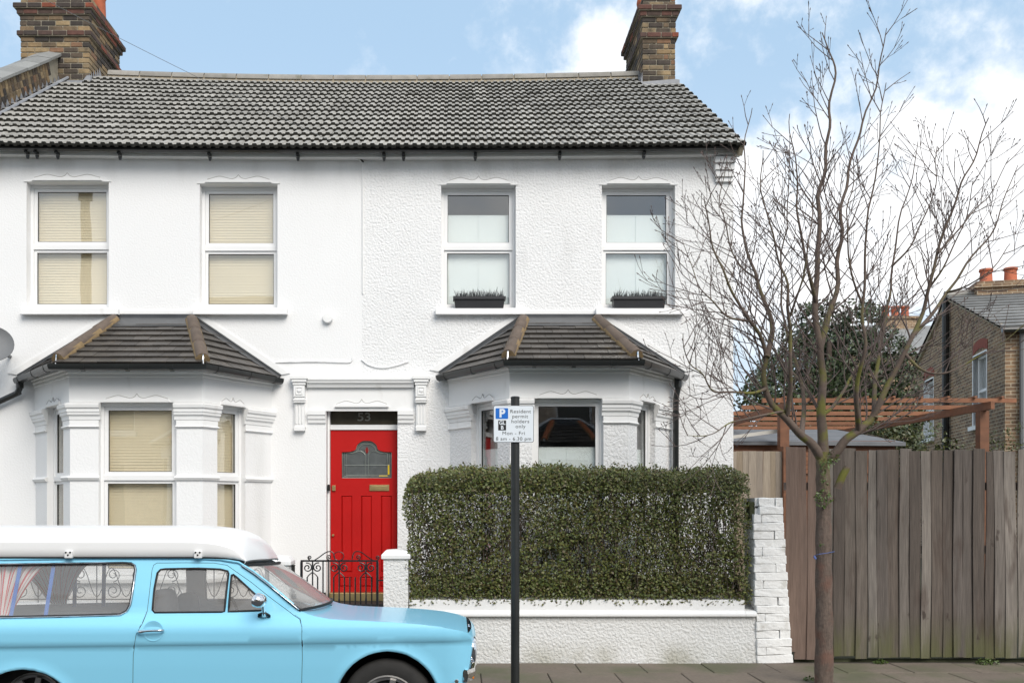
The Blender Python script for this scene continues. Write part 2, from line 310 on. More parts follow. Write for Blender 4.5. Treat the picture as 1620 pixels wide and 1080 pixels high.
# ------------------------------------------------------------------ mesh helpers
class MB:
    def __init__(s): s.v = []; s.f = []; s.m = []
    def add(s, vs, fs, mi=0, T=None):
        b = len(s.v)
        for p in vs:
            p = Vector(p)
            if T is not None: p = T @ p
            s.v.append(tuple(p))
        for q in fs: s.f.append([b + i for i in q]); s.m.append(mi)
        return s
    def box(s, x0, x1, y0, y1, z0, z1, mi=0, T=None):
        vs = [(x, y, z) for z in (z0, z1) for y in (y0, y1) for x in (x0, x1)]
        return s.add(vs, [(0, 2, 3, 1), (4, 5, 7, 6), (0, 1, 5, 4), (2, 6, 7, 3), (0, 4, 6, 2), (1, 3, 7, 5)], mi, T)
    def prism(s, poly, c0, c1, plane='xz', mi=0, T=None):
        n = len(poly)
        mk = {'xz': lambda a, b, c: (a, c, b), 'xy': lambda a, b, c: (a, b, c), 'yz': lambda a, b, c: (c, a, b)}[plane]
        vs = [mk(a, b, c0) for a, b in poly] + [mk(a, b, c1) for a, b in poly]
        fs = [tuple(range(n)), tuple(range(2 * n - 1, n - 1, -1))] + [(i, n + i, n + (i + 1) % n, (i + 1) % n) for i in range(n)]
        return s.add(vs, fs, mi, T)
    def tube(s, pts, r, n=8, mi=0, caps=True, closed=False, T=None):
        pts = [Vector(p) for p in pts]; k = len(pts)
        rs = r if isinstance(r, (list, tuple)) else [r] * k
        vs = []; up = None
        for i, p in enumerate(pts):
            if closed: t = (pts[(i + 1) % k] - pts[i - 1])
            else: t = (pts[min(i + 1, k - 1)] - pts[max(i - 1, 0)])
            if t.length < 1e-9: t = Vector((0, 0, 1))
            t.normalize()
            if up is None: up = t.orthogonal().normalized()
            else:
                up = up - t * up.dot(t)
                up = up.normalized() if up.length > 1e-6 else t.orthogonal().normalized()
            b = t.cross(up)
            for j in range(n):
                a = 2 * PI * j / n; vs.append(p + (up * math.cos(a) + b * math.sin(a)) * rs[i])
        fs = []
        for i in range(k if closed else k - 1):
            i2 = (i + 1) % k
            for j in range(n): fs.append((i * n + j, i * n + (j + 1) % n, i2 * n + (j + 1) % n, i2 * n + j))
        if caps and not closed: fs += [tuple(range(n - 1, -1, -1)), tuple((k - 1) * n + j for j in range(n))]
        return s.add(vs, fs, mi, T)
    def lathe(s, prof, c, axis='z', n=24, mi=0, a0=0, a1=2 * PI, T=None):
        full = abs(a1 - a0 - 2 * PI) < 1e-6; kk = n if full else n + 1; vs = []
        for (r, h) in prof:
            for j in range(kk):
                a = a0 + (a1 - a0) * j / n; ca, sa = r * math.cos(a), r * math.sin(a)
                vs.append({'z': (c[0] + ca, c[1] + sa, c[2] + h), 'y': (c[0] + ca, c[1] + h, c[2] + sa), 'x': (c[0] + h, c[1] + ca, c[2] + sa)}[axis])
        fs = []
        for i in range(len(prof) - 1):
            for j in range(n):
                j2 = (j + 1) % kk; fs.append((i * kk + j, i * kk + j2, (i + 1) * kk + j2, (i + 1) * kk + j))
        return s.add(vs, fs, mi, T)
    def sweep(s, path, prof, mi=0, T=None):
        """path: (x, y, z) points, offset in plan to the right-hand side of travel; prof: closed loop of (out, dz)"""
        k = len(path); n = len(prof); vs = []
        P2 = [Vector((p[0], p[1])) for p in path]
        for i in range(k):
            def nn(a, b): d = (b - a).normalized(); return Vector((d.y, -d.x))
            if i == 0: mv = nn(P2[0], P2[1])
            elif i == k - 1: mv = nn(P2[-2], P2[-1])
            else:
                a, b = nn(P2[i - 1], P2[i]), nn(P2[i], P2[i + 1]); mv = (a + b); mv = mv / max(mv.dot(a), .2)
            for (o, dz) in prof: vs.append((path[i][0] + mv.x * o, path[i][1] + mv.y * o, path[i][2] + dz))
        fs = [(i * n + j, i * n + (j + 1) % n, (i + 1) * n + (j + 1) % n, (i + 1) * n + j) for i in range(k - 1) for j in range(n)]
        fs += [tuple(range(n)), tuple((k - 1) * n + j for j in range(n - 1, -1, -1))]
        return s.add(vs, fs, mi, T)
    def strip(s, path, out, inn, z0, z1, mi=0):
        return s.sweep([(p[0], p[1], 0) for p in path], [(out, z0), (out, z1), (-inn, z1), (-inn, z0)], mi)
    def mesh(s, name, mats, smooth=None, fix=True):
        me = bpy.data.meshes.new(name); me.from_pydata(s.v, [], s.f)
        for q in (mats if isinstance(mats, (list, tuple)) else [mats]): me.materials.append(M[q] if isinstance(q, str) else q)
        if any(s.m): me.polygons.foreach_set('material_index', s.m)
        if fix:
            bm = bmesh.new(); bm.from_mesh(me); bmesh.ops.recalc_face_normals(bm, faces=bm.faces); bm.to_mesh(me); bm.free()
        if smooth is not None:
            me.polygons.foreach_set('use_smooth', [True] * len(me.polygons))
            if smooth < 179: me.set_sharp_from_angle(angle=R(smooth))
        me.update(); return me
    def build(s, name, mats, parent=None, smooth=None, bevel=0, fix=True):
        o = bpy.data.objects.new(name, s.mesh(name, mats, smooth, fix)); COL.objects.link(o)
        if bevel:
            b = o.modifiers.new('bevel', 'BEVEL'); b.width = bevel; b.segments = 2; b.limit_method = 'ANGLE'; b.angle_limit = R(40)
        if parent: adopt(o, parent)
        return o
WORLD = {}
def wmat(o): return WORLD.get(o, Matrix())
def adopt(o, p):
    o.parent = p; o.matrix_parent_inverse = wmat(p).inverted(); return o
def empty(name, loc, parent=None, rz=0):
    o = bpy.data.objects.new(name, None); COL.objects.link(o); o.location = loc; o.rotation_euler = (0, 0, rz); o.empty_display_size = .2
    WORLD[o] = Matrix.Translation(loc) @ Matrix.Rotation(rz, 4, 'Z')
    if parent: adopt(o, parent)
    return o
def inst(me, name, parent, mw):
    o = bpy.data.objects.new(name, me); COL.objects.link(o); o.matrix_basis = mw
    WORLD[o] = mw
    if parent: adopt(o, parent)
    return o
def tag(o, label=None, cat=None, group=None, kind=None):
    if label: o['label'] = label
    if cat: o['category'] = cat
    if group: o['group'] = group
    if kind: o['kind'] = kind
    return o
def thing(name, loc, label, cat, group=None, rz=0): return tag(empty(name, loc, None, rz), label, cat, group)
def text(body, size, loc, material, parent, name, align='CENTER', extrude=.0006, sx=1, rot=(PI / 2, 0, 0), bold=0, space=1.0):
    c = bpy.data.curves.new(name, 'FONT'); c.body = body; c.size = size; c.align_x = align; c.align_y = 'CENTER'; c.extrude = extrude
    c.offset = bold; c.space_character = space
    t = bpy.data.objects.new(name + '_tmp', c); COL.objects.link(t); bpy.context.view_layer.update()
    me = bpy.data.meshes.new_from_object(t.evaluated_get(bpy.context.evaluated_depsgraph_get())); bpy.data.objects.remove(t); bpy.data.curves.remove(c)
    me.materials.clear(); me.materials.append(M[material])
    o = bpy.data.objects.new(name, me); COL.objects.link(o); o.location = loc; o.rotation_euler = rot; o.scale = (sx, 1, 1)
    if parent: adopt(o, parent)
    return o
def inside(p, poly):
    r = False; j = len(poly) - 1
    for i in range(len(poly)):
        a, b = poly[i], poly[j]
        if (a[1] > p[1]) != (b[1] > p[1]) and p[0] < (b[0] - a[0]) * (p[1] - a[1]) / (b[1] - a[1]) + a[0]: r = not r
        j = i
    return r
def resample(poly, sp):
    out = []
    for i in range(len(poly)):
        a, b = Vector(poly[i]), Vector(poly[(i + 1) % len(poly)]); k = max(1, int(math.ceil((b - a).length / sp)))
        for q in range(k): out.append(tuple(a.lerp(b, q / k)))
    return out
def cdt(outline, holes=(), sp=.05, interior=True, extra=()):
    """triangulate a 2D region with holes; returns verts, triangles"""
    loops = [resample(outline, sp)] + [resample(h, sp) for h in holes]
    V = []; E = []
    for lp in loops:
        b = len(V); V += [Vector(p) for p in lp]; E += [(b + i, b + (i + 1) % len(lp)) for i in range(len(lp))]
    if interior:
        A = np.array([tuple(v) for v in V]); x0, y0 = A.min(0); x1, y1 = A.max(0); add = []
        yy = y0 + sp * .5; row = 0
        while yy < y1:
            xx = x0 + sp * (.5 if row % 2 else .25)
            while xx < x1:
                if ((A[:, 0] - xx) ** 2 + (A[:, 1] - yy) ** 2).min() > (.6 * sp) ** 2 and inside((xx, yy), outline) and not any(inside((xx, yy), h) for h in holes): add.append(Vector((xx, yy)))
                xx += sp
            yy += sp * .87; row += 1
        ex = [Vector(e) for e in extra if inside(e, outline) and not any(inside(e, h) for h in holes) and ((A[:, 0] - e[0]) ** 2 + (A[:, 1] - e[1]) ** 2).min() > .012 ** 2]
        if ex:
            X_ = np.array([tuple(e) for e in ex]); add = [a for a in add if ((X_[:, 0] - a.x) ** 2 + (X_[:, 1] - a.y) ** 2).min() > (.4 * sp) ** 2]
        V += add + ex
    v2, e2, f2, *_ = delaunay_2d_cdt(V, E, [], 0, 1e-6)
    tri = []
    for f in f2:
        c = sum((v2[i] for i in f), Vector((0, 0))) / len(f)
        if inside(c, outline) and not any(inside(c, h) for h in holes): tri.append(tuple(f))
    return v2, tri
def smoothline(pts, k=6, closed=False):
    """Catmull-Rom through points"""
    P_ = [Vector(p) for p in pts]; n = len(P_); out = []
    rng = range(n if closed else n - 1)
    for i in rng:
        p0 = P_[i - 1] if (i > 0 or closed) else P_[0]; p1 = P_[i]; p2 = P_[(i + 1) % n]; p3 = P_[(i + 2) % n] if (closed or i + 2 < n) else P_[-1]
        for q in range(k):
            t = q / k
            out.append(.5 * ((2 * p1) + (p2 - p0) * t + (2 * p0 - 5 * p1 + 4 * p2 - p3) * t * t + (3 * p1 - p0 - 3 * p2 + p3) * t ** 3))
    if not closed: out.append(P_[-1])
    return out
def wall_openings(mb, x0, x1, z0, z1, ops, yf, yb, mi=0):
    xs = sorted({x0, x1, *[v for o in ops for v in o[:2]]}); zs = sorted({z0, z1, *[v for o in ops for v in o[2:4]]})
    for i in range(len(xs) - 1):
        for j in range(len(zs) - 1):
            cx, cz = (xs[i] + xs[i + 1]) / 2, (zs[j] + zs[j + 1]) / 2
            if any(o[0] < cx < o[1] and o[2] < cz < o[3] for o in ops): continue
            a, b, c, d = xs[i], xs[i + 1], zs[j], zs[j + 1]
            mb.add([(a, yf, c), (b, yf, c), (b, yf, d), (a, yf, d)], [(0, 1, 2, 3)], mi)
            mb.add([(a, yb, c), (b, yb, c), (b, yb, d), (a, yb, d)], [(3, 2, 1, 0)], mi)
    for (a, b, c, d) in ops:
        mb.add([(a, yf, c), (a, yb, c), (a, yb, d), (a, yf, d)], [(3, 2, 1, 0)], mi)
        mb.add([(b, yf, c), (b, yb, c), (b, yb, d), (b, yf, d)], [(0, 1, 2, 3)], mi)
        mb.add([(a, yf, d), (b, yf, d), (b, yb, d), (a, yb, d)], [(0, 1, 2, 3)], mi)
        mb.add([(a, yf, c), (b, yf, c), (b, yb, c), (a, yb, c)], [(3, 2, 1, 0)], mi)
    mb.add([(x0, yf, z1), (x1, yf, z1), (x1, yb, z1), (x0, yb, z1)], [(0, 1, 2, 3)], mi)
    for x in (x0, x1): mb.add([(x, yf, z0), (x, yb, z0), (x, yb, z1), (x, yf, z1)], [(0, 1, 2, 3)], mi)

# ------------------------------------------------------------------ ground, road, pavement
def sheet(name, x0, x1, y0, y1, z, m_): 
    return tag(MB().add([(x0, y0, z), (x1, y0, z), (x1, y1, z), (x0, y1, z)], [(0, 1, 2, 3)]).build(name, m_), kind='structure')
KERB_Y = -3.72; ROADZ = -.10
sheet('ground', -600, 600, -600, 600, -.30, 'earth')
tag(MB().add([(x, y, z) for y, z in ((-9.3, -.165), (-6.5, -.04), (KERB_Y - .12, -.165)) for x in (-60, 60)], [(0, 1, 3, 2), (2, 3, 5, 4)]).build('road', 'asphalt'), kind='structure')   # cambered: the gutter side is lower
tag(MB().box(-60, 60, -15, -9.3, -.25, 0, 0).build('far_pavement', 'slab'), kind='structure')
tag(MB().box(3.42, 40, -1.96, 40, -.2, .02).build('garden_ground', 'earth'), kind='structure')
pav = tag(MB().box(-14, 14, KERB_Y, -2.0, -.2, -.012).build('pavement', 'soil'), kind='structure')
def chamfer_box(name, mats, sx, sy, sz, c, rough=0, seed=0, sub=0):
    bm = bmesh.new(); bmesh.ops.create_cube(bm, size=1)
    bmesh.ops.scale(bm, vec=(sx, sy, sz), verts=bm.verts)
    if c: bmesh.ops.bevel(bm, geom=list(bm.edges), offset=c, segments=1, affect='EDGES', profile=.5)
    if sub: bmesh.ops.subdivide_edges(bm, edges=list(bm.edges), cuts=sub, use_grid_fill=True)
    if rough:
        for v in bm.verts:
            n = mnoise.noise_vector(v.co * 14 + Vector((seed * 7.3, seed, 0))); v.co += n * rough
    me = bpy.data.meshes.new(name); bm.to_mesh(me); bm.free()
    for q in (mats if isinstance(mats, list) else [mats]): me.materials.append(M[q])
    return me
slab_me = chamfer_box('slab', 'slab', .628, .542, .05, .006)
for r in range(3):
    x = -9 + (.31 if r % 2 else 0)
    while x < 10.2:
        inst(slab_me, 'slab', pav, Matrix.Translation((x + .315, -2.13 - .27 - r * .55, -.023 + random.uniform(-.003, .003))) @ Matrix.Rotation(random.uniform(-.006, .006), 4, 'X'))
        x += .636
kerb = tag(MB().box(-60, 60, KERB_Y - .11, KERB_Y - .005, -.3, -.06).build('kerb', 'kerbstone'), kind='structure')
kerb_me = chamfer_box('kerb_stone', 'kerbstone', .90, .125, .2, .015)
for i in range(24): inst(kerb_me, 'kerb_stone', kerb, Matrix.Translation((-10.5 + i * .912, KERB_Y - .0625, -.10)))

# ------------------------------------------------------------------ window builder
def ring(mb, u0, u1, z0, z1, t, d0, d1, mi=0, T=None):
    mb.box(u0, u1, d0, d1, z0, z0 + t, mi, T); mb.box(u0, u1, d0, d1, z1 - t, z1, mi, T)
    mb.box(u0, u0 + t, d0, d1, z0 + t, z1 - t, mi, T); mb.box(u1 - t, u1, d0, d1, z0 + t, z1 - t, mi, T)
def make_window(parent, T, w, h, tz, style):
    """T maps (along, inward, up) to the world; tz = height of the meeting rail"""
    win = empty('window', T @ Vector((w / 2, 0, 0)), parent)
    fr = MB(); g = MB()
    f = .035
    ring(fr, 0, w, 0, h, f, .01, .085, 0, T)
    if tz: fr.box(f, w - f, .005, .08, tz - .028, tz + .028, 0, T)
    spans = [(f, tz - .028, .035), (tz + .028, h - f, .042)] if tz else [(f, h - f, .04)]
    for (a, b, s) in spans:
        ring(fr, f + .001, w - f - .001, a + .001, b - .001, s, .025, .07, 0, T)
        ring(fr, f + s, w - f - s, a + s, b - s, .006, .034, .05, 1, T)
        pm = MB().box(f + s, w - f - s, .042, .048, a + s, b - s, 0, T)
        pm.build('pane', 'glass', win)
    fr.build('frame', ['upvc', 'gasket'], win)
    if style == 'slats':
        b = MB(); z = .03; p = .034
        while z < h - .03:
            b.add([(f, .110, z + .035), (w - f, .110, z + .035), (w - f, .104, z), (f, .104, z)], [(0, 1, 2, 3)], 0, T); z += p
        tag(b.build('blind', 'blind', win, fix=False), kind='stuff')
    else:
        top = style
        b = MB().box(f, w / 2 - .003, .10, .106, .03, top, 0, T).box(w / 2 + .003, w - f, .10, .106, .03, top, 0, T)
        b.box(f, w - f, .096, .112, top, top + .012, 0, T).box(f, w - f, .108, .112, .03, top - .01, 0, T)
        b.build('blind', 'film', win)
    return win
def ornament(parent, T, w, wide=True):
    """curvy label mould over an opening; T maps (along from centre, inward, up from the head)"""
    a = .40 * w
    pts = [(-a, .040), (-a * .86, .055), (-a * .62, .078), (-a * .40, .062), (-a * .22, .047), (-a * .08, .062), (0, .098)]
    crv = [tuple(p) for p in smoothline([Vector(p) for p in pts[:-1]] + [Vector(pts[-1])], 4)]
    full = crv + [(-x, z) for x, z in reversed(crv[:-1])]
    mb = MB().prism([(-a, .012)] + [p for p in full] + [(a, .012)], -.012, .0, 'xz', 0, T)
    mb.prism([(-a * 1.07, .0), (a * 1.07, .0), (a * 1.0, .030), (-a * 1.0, .030)], -.030, .0, 'xz', 0, T)
    o = mb.build('label_mould', 'trim', parent)
    MB().tube([(x, -.012, z) for x, z in full], .0035, 5, 0, T=T).build('ornament_line', 'ornline', o)  # thin grey line along the plate's curved top outline
    return o
M['ornline'] = mat('grey_ornament_edge', (.40, .39, .37), .8)

# ------------------------------------------------------------------ main roof
PITCH = math.atan(.647)
def sag(x, t): 
    k = .0046 if x < -1.4 else .0036
    return k * (x + 1.4) ** 2 * (.42 + .58 * t) - .012
def roofz(y): return 6.079 + .647 * y
def tile_mesh():
    prof = [(0, 0), (.026, 0), (.036, .019), (.080, .019), (.090, 0), (.126, 0), (.136, .019), (.180, .019), (.190, 0), (.2005, 0)]
    mb = MB(); n = len(prof); Lg = .385
    vs = [(x - .1, 0, z + .050) for x, z in prof] + [(x - .1, Lg, z + .008) for x, z in prof] + [(x - .1, .018, z + .004) for x, z in prof]
    mb.add(vs, [(i, i + 1, n + i + 1, n + i) for i in range(n - 1)], 0)
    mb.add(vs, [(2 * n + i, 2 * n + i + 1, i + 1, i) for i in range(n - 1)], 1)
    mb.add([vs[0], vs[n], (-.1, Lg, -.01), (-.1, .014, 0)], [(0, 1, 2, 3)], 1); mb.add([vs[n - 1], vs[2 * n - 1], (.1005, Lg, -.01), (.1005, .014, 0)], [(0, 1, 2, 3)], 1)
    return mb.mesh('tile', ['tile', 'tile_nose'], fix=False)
TILE = tile_mesh(); GAUGE = .305; EAVE_Y = -.30
def tile_matrix(x, i):
    s = i * GAUGE; y = EAVE_Y + s * math.cos(PITCH); t = i / 15
    dz = sag(x, t); slope = (sag(x + .1, t) - sag(x - .1, t)) / .2
    return Matrix.Translation((x, y, roofz(y) + dz)) @ Matrix.Rotation(-math.atan(slope), 4, 'Y') @ Matrix.Rotation(PITCH + random.uniform(-.012, .010), 4, 'X') @ Matrix.Rotation(random.gauss(0, .008), 4, 'Z') @ Matrix.Translation((0, random.gauss(0, .004), random.uniform(0, .004)))
def main_roof(house, x0, x1, cols, xs0, indiv, ridge_x0, ridge_x1, skip):
    mb = MB(); n = 12
    for a in range(n):
        xa, xb = x0 + (x1 - x0) * a / n, x0 + (x1 - x0) * (a + 1) / n
        P = [(xa, EAVE_Y + .02, roofz(EAVE_Y + .02) - .01 + sag(xa, 0)), (xb, EAVE_Y + .02, roofz(EAVE_Y + .02) - .01 + sag(xb, 0)), (xb, 3.6, roofz(3.6) - .01 + sag(xb, 1)), (xa, 3.6, roofz(3.6) - .01 + sag(xa, 1))]
        B = [(xa, 7.4, roofz(-.25)), (xb, 7.4, roofz(-.25))]
        mb.add(P + B, [(0, 1, 2, 3), (3, 2, 5, 4)])
    roof = mb.build('roof', 'dark', house, fix=False)
    rest = MB()
    for i in range(15):
        for j in range(cols):
            x = xs0 + .1 + j * .2025
            if skip(x, i): continue
            mw = tile_matrix(x, i)
            if i < indiv: inst(TILE, 'tile', roof, mw)
            else: rest.v += []; rest.add([tuple(v.co) for v in TILE.vertices], [tuple(p.vertices) for p in TILE.polygons], 0, mw); rest.m[-len(TILE.polygons):] = [p.material_index for p in TILE.polygons]
    tag(rest.build('upper_tiles', ['tile', 'tile_nose'], roof, fix=False), kind='stuff')
    rt = MB(); Lr = .50
    pr = [(-.13, -.03), (-.125, .02), (-.09, .06), (-.04, .082), (0, .086), (.04, .082), (.09, .06), (.125, .02), (.13, -.03)]
    for (xa, xb) in ((0, Lr),): rt.add([(xx, y, z) for xx in (xa, xb) for y, z in pr], [(k, k + 1, 9 + k + 1, 9 + k) for k in range(8)] + [tuple(range(8, -1, -1)), tuple(range(9, 18))])
    rme = rt.mesh('ridge_tile', 'ridge', 40); x = ridge_x0
    while x < ridge_x1 - .25:
        sl = (sag(x + .5, 1) - sag(x, 1)) / .5
        inst(rme, 'ridge_tile', roof, Matrix.Translation((x, 3.6, roofz(3.6) + .03 + sag(x, 1))) @ Matrix.Rotation(-math.atan(sl), 4, 'Y'))
        x += .518
    bed = MB().tube([(ridge_x0 + (ridge_x1 - ridge_x0) * k / 10, 3.6, roofz(3.6) - .02 + sag(ridge_x0 + (ridge_x1 - ridge_x0) * k / 10, 1)) for k in range(11)], .115, 10)
    bed.build('ridge_mortar', 'mortar', roof, 60)
    return roof
def eaves(house, x0, x1, brs):
    mb = MB(); n = 10
    xs = [x0 + (x1 - x0) * k / n for k in range(n + 1)]
    path = [(x, -.10, sag(x, 0)) for x in xs]
    mb.sweep(path, [(.0, 5.855), (.022, 5.855), (.022, 5.90), (.026, 5.904), (.026, 5.985), (0, 5.985)])
    mb.sweep(path, [(-.10, 5.862), (-.002, 5.862), (-.002, 5.88), (-.10, 5.88)])
    mb.build('fascia', 'fascia', house)
    g = MB(); gp = [(.115, 0), (.112, -.035), (.095, -.065), (.06, -.080), (.025, -.068), (.006, -.04), (0, 0), (.008, 0), (.014, -.035), (.06, -.07), (.104, -.035), (.107, 0)]
    g.sweep([(x, -.128, 5.962 + sag(x, 0)) for x in xs], gp)
    g.build('gutter', 'blackplastic', house, 35)
    for px in brs:
        x = wx(px, -.2); z = 5.962 + sag(x, 0)
        MB().box(x - .018, x + .018, -.20, -.125, z - .105, z - .082).prism([(x - .022, z - .115), (x + .022, z - .115), (x + .012, z - .16), (x - .012, z - .16)], -.142, -.127).build('gutter_bracket', 'blackplastic', house)

# ------------------------------------------------------------------ brick stacks
BRICK = chamfer_box('brick', 'stock', 1, 1, 1, 0)
def brick_mesh(name, m_):
    return chamfer_box(name, m_, .215, .1025, .068, .006, .003, 1)
BR = brick_mesh('brick', 'stock'); BB = brick_mesh('brick', 'redband')
def brick_stack(parent, x0, x1, y0, y1, z0, courses, ch=.083):
    core = MB()
    z = z0
    for off, _ in courses:
        core.box(x0 - off + .012, x1 + off - .012, y0 - off + .012, y1 + off - .012, z, z + ch - .0005); z += ch
    ck = core.build('chimney', 'joint', parent)
    z = z0
    for ci, (off, band) in enumerate(courses):
        me = BB if band else BR
        X0, X1, Y0, Y1 = x0 - off, x1 + off, y0 - off, y1 + off
        def run(a, b, place, start):
            p = a; k = start
            while p < b - .03:
                Ln = .215 if (k > 0 or start == 0) else .105
                k += 1
                e = min(p + Ln, b)
                if b - e < .06: e = b
                place((p + e) / 2, e - p); p = e + .011
        def fb(y, s):
            def pl(c, ln): inst(me, 'brick', ck, Matrix.Translation((c, y, z + ch / 2)) @ Matrix.Rotation(random.uniform(-.01, .01), 4, 'Z') @ Matrix.Diagonal((ln / .215, 1, 1.05, 1)) @ Matrix.Translation((0, random.uniform(-.003, .003), 0)))
            return pl
        def lr(x):
            def pl(c, ln): inst(me, 'brick', ck, Matrix.Translation((x, c, z + ch / 2)) @ Matrix.Rotation(PI / 2 + random.uniform(-.01, .01), 4, 'Z') @ Matrix.Diagonal((ln / .215, 1, 1.05, 1)))
            return pl
        ev = ci % 2
        run(X0 if ev else X0 + .11, X1 if ev else X1 - .11, fb(Y0 + .051, -1), ev)
        run(X0 if ev else X0 + .11, X1 if ev else X1 - .11, fb(Y1 - .051, 1), ev)
        run(Y0 + .11 if ev else Y0, Y1 - .11 if ev else Y1, lr(X0 + .051), 1 - ev)
        run(Y0 + .11 if ev else Y0, Y1 - .11 if ev else Y1, lr(X1 - .051), 1 - ev)
        z += ch
    return ck, z
COURSES = [(0, 0)] * 12 + [(.045, 1)] + [(.008, 0)] * 3 + [(.045, 1), (.085, 1), (.0, 0), (0, 0)]
def pot(parent, x, y, z, r=.13, h=.55, m_='pot'):
    MB().lathe([(r * 1.05, 0), (r * 1.1, .03), (r, .06), (r * .9, h * .75), (r * 1.02, h * .8), (r * 1.08, h * .88), (r * .98, h), (r * .8, h), (r * .75, h * .6), (0, h * .6)], (x, y, z), 'z', 18).build('chimney_pot', m_, parent, 40)

# ------------------------------------------------------------------ bay window builder
def lerp2(a, b, t): return (a[0] + (b[0] - a[0]) * t, a[1] + (b[1] - a[1]) * t)
def along(a, b, d):
    L_ = math.hypot(b[0] - a[0], b[1] - a[1]); return lerp2(a, b, d / L_)
def clip_poly(poly, edge_poly):
    out = poly
    n = len(edge_poly)
    ar = sum(edge_poly[i][0] * edge_poly[(i + 1) % n][1] - edge_poly[(i + 1) % n][0] * edge_poly[i][1] for i in range(n))
    E = edge_poly if ar > 0 else edge_poly[::-1]
    for i in range(n):
        a, b = E[i], E[(i + 1) % n]; inp = out; out = []
        def sd(p): return (b[0] - a[0]) * (p[1] - a[1]) - (b[1] - a[1]) * (p[0] - a[0])
        for k in range(len(inp)):
            p, q = inp[k], inp[(k + 1) % len(inp)]; sp_, sq = sd(p), sd(q)
            if sp_ >= 0: out.append(p)
            if (sp_ >= 0) != (sq >= 0): t = sp_ / (sp_ - sq); out.append((p[0] + (q[0] - p[0]) * t, p[1] + (q[1] - p[1]) * t))
        if len(out) < 3: return []
    return out
def tiled_facet(parent, poly3, gauge, wid, rows_v, m_='baytile', th=.016, seed=0):
    P, Q = Vector(poly3[0]), Vector(poly3[1])
    u = (Q - P).normalized(); nrm = (Q - P).cross(Vector(poly3[-1]) - P).normalized()
    if nrm.z < 0: nrm = -nrm
    v = nrm.cross(u)
    p2 = [((Vector(p) - P).dot(u), (Vector(p) - P).dot(v)) for p in poly3]
    if p2[-1][1] < 0: v = -v; p2 = [(a, -b) for a, b in p2]
    um = max(p[0] for p in p2); r = 0; vv = -.03
    while vv < rows_v - .02:
        v1 = min(vv + gauge + .03, rows_v); uu = -1.5 * wid + (wid / 2 if r % 2 else 0)
        while uu < um + wid:
            q = clip_poly([(uu + .002, vv), (uu + wid - .002, vv), (uu + wid - .002, v1), (uu + .002, v1)], [(p[0], p[1] - (.04 if i < 2 else 0)) for i, p in enumerate(p2)])
            if len(q) >= 3:
                j = random.uniform(-.002, .002)
                hh = lambda b: .014 + .026 * (1 - (b - vv) / (gauge + .03)) + j
                top = [P + u * a + v * b + nrm * hh(b) for a, b in q]; bot = [P + u * a + v * b + nrm * (hh(b) - th) for a, b in q]
                n = len(q)
                MB().add(top + bot, [tuple(range(n)), tuple(range(2 * n - 1, n - 1, -1))] + [(i, n + i, n + (i + 1) % n, (i + 1) % n) for i in range(n)]).build('tile', m_, parent)
            uu += wid
        vv += gauge; r += 1
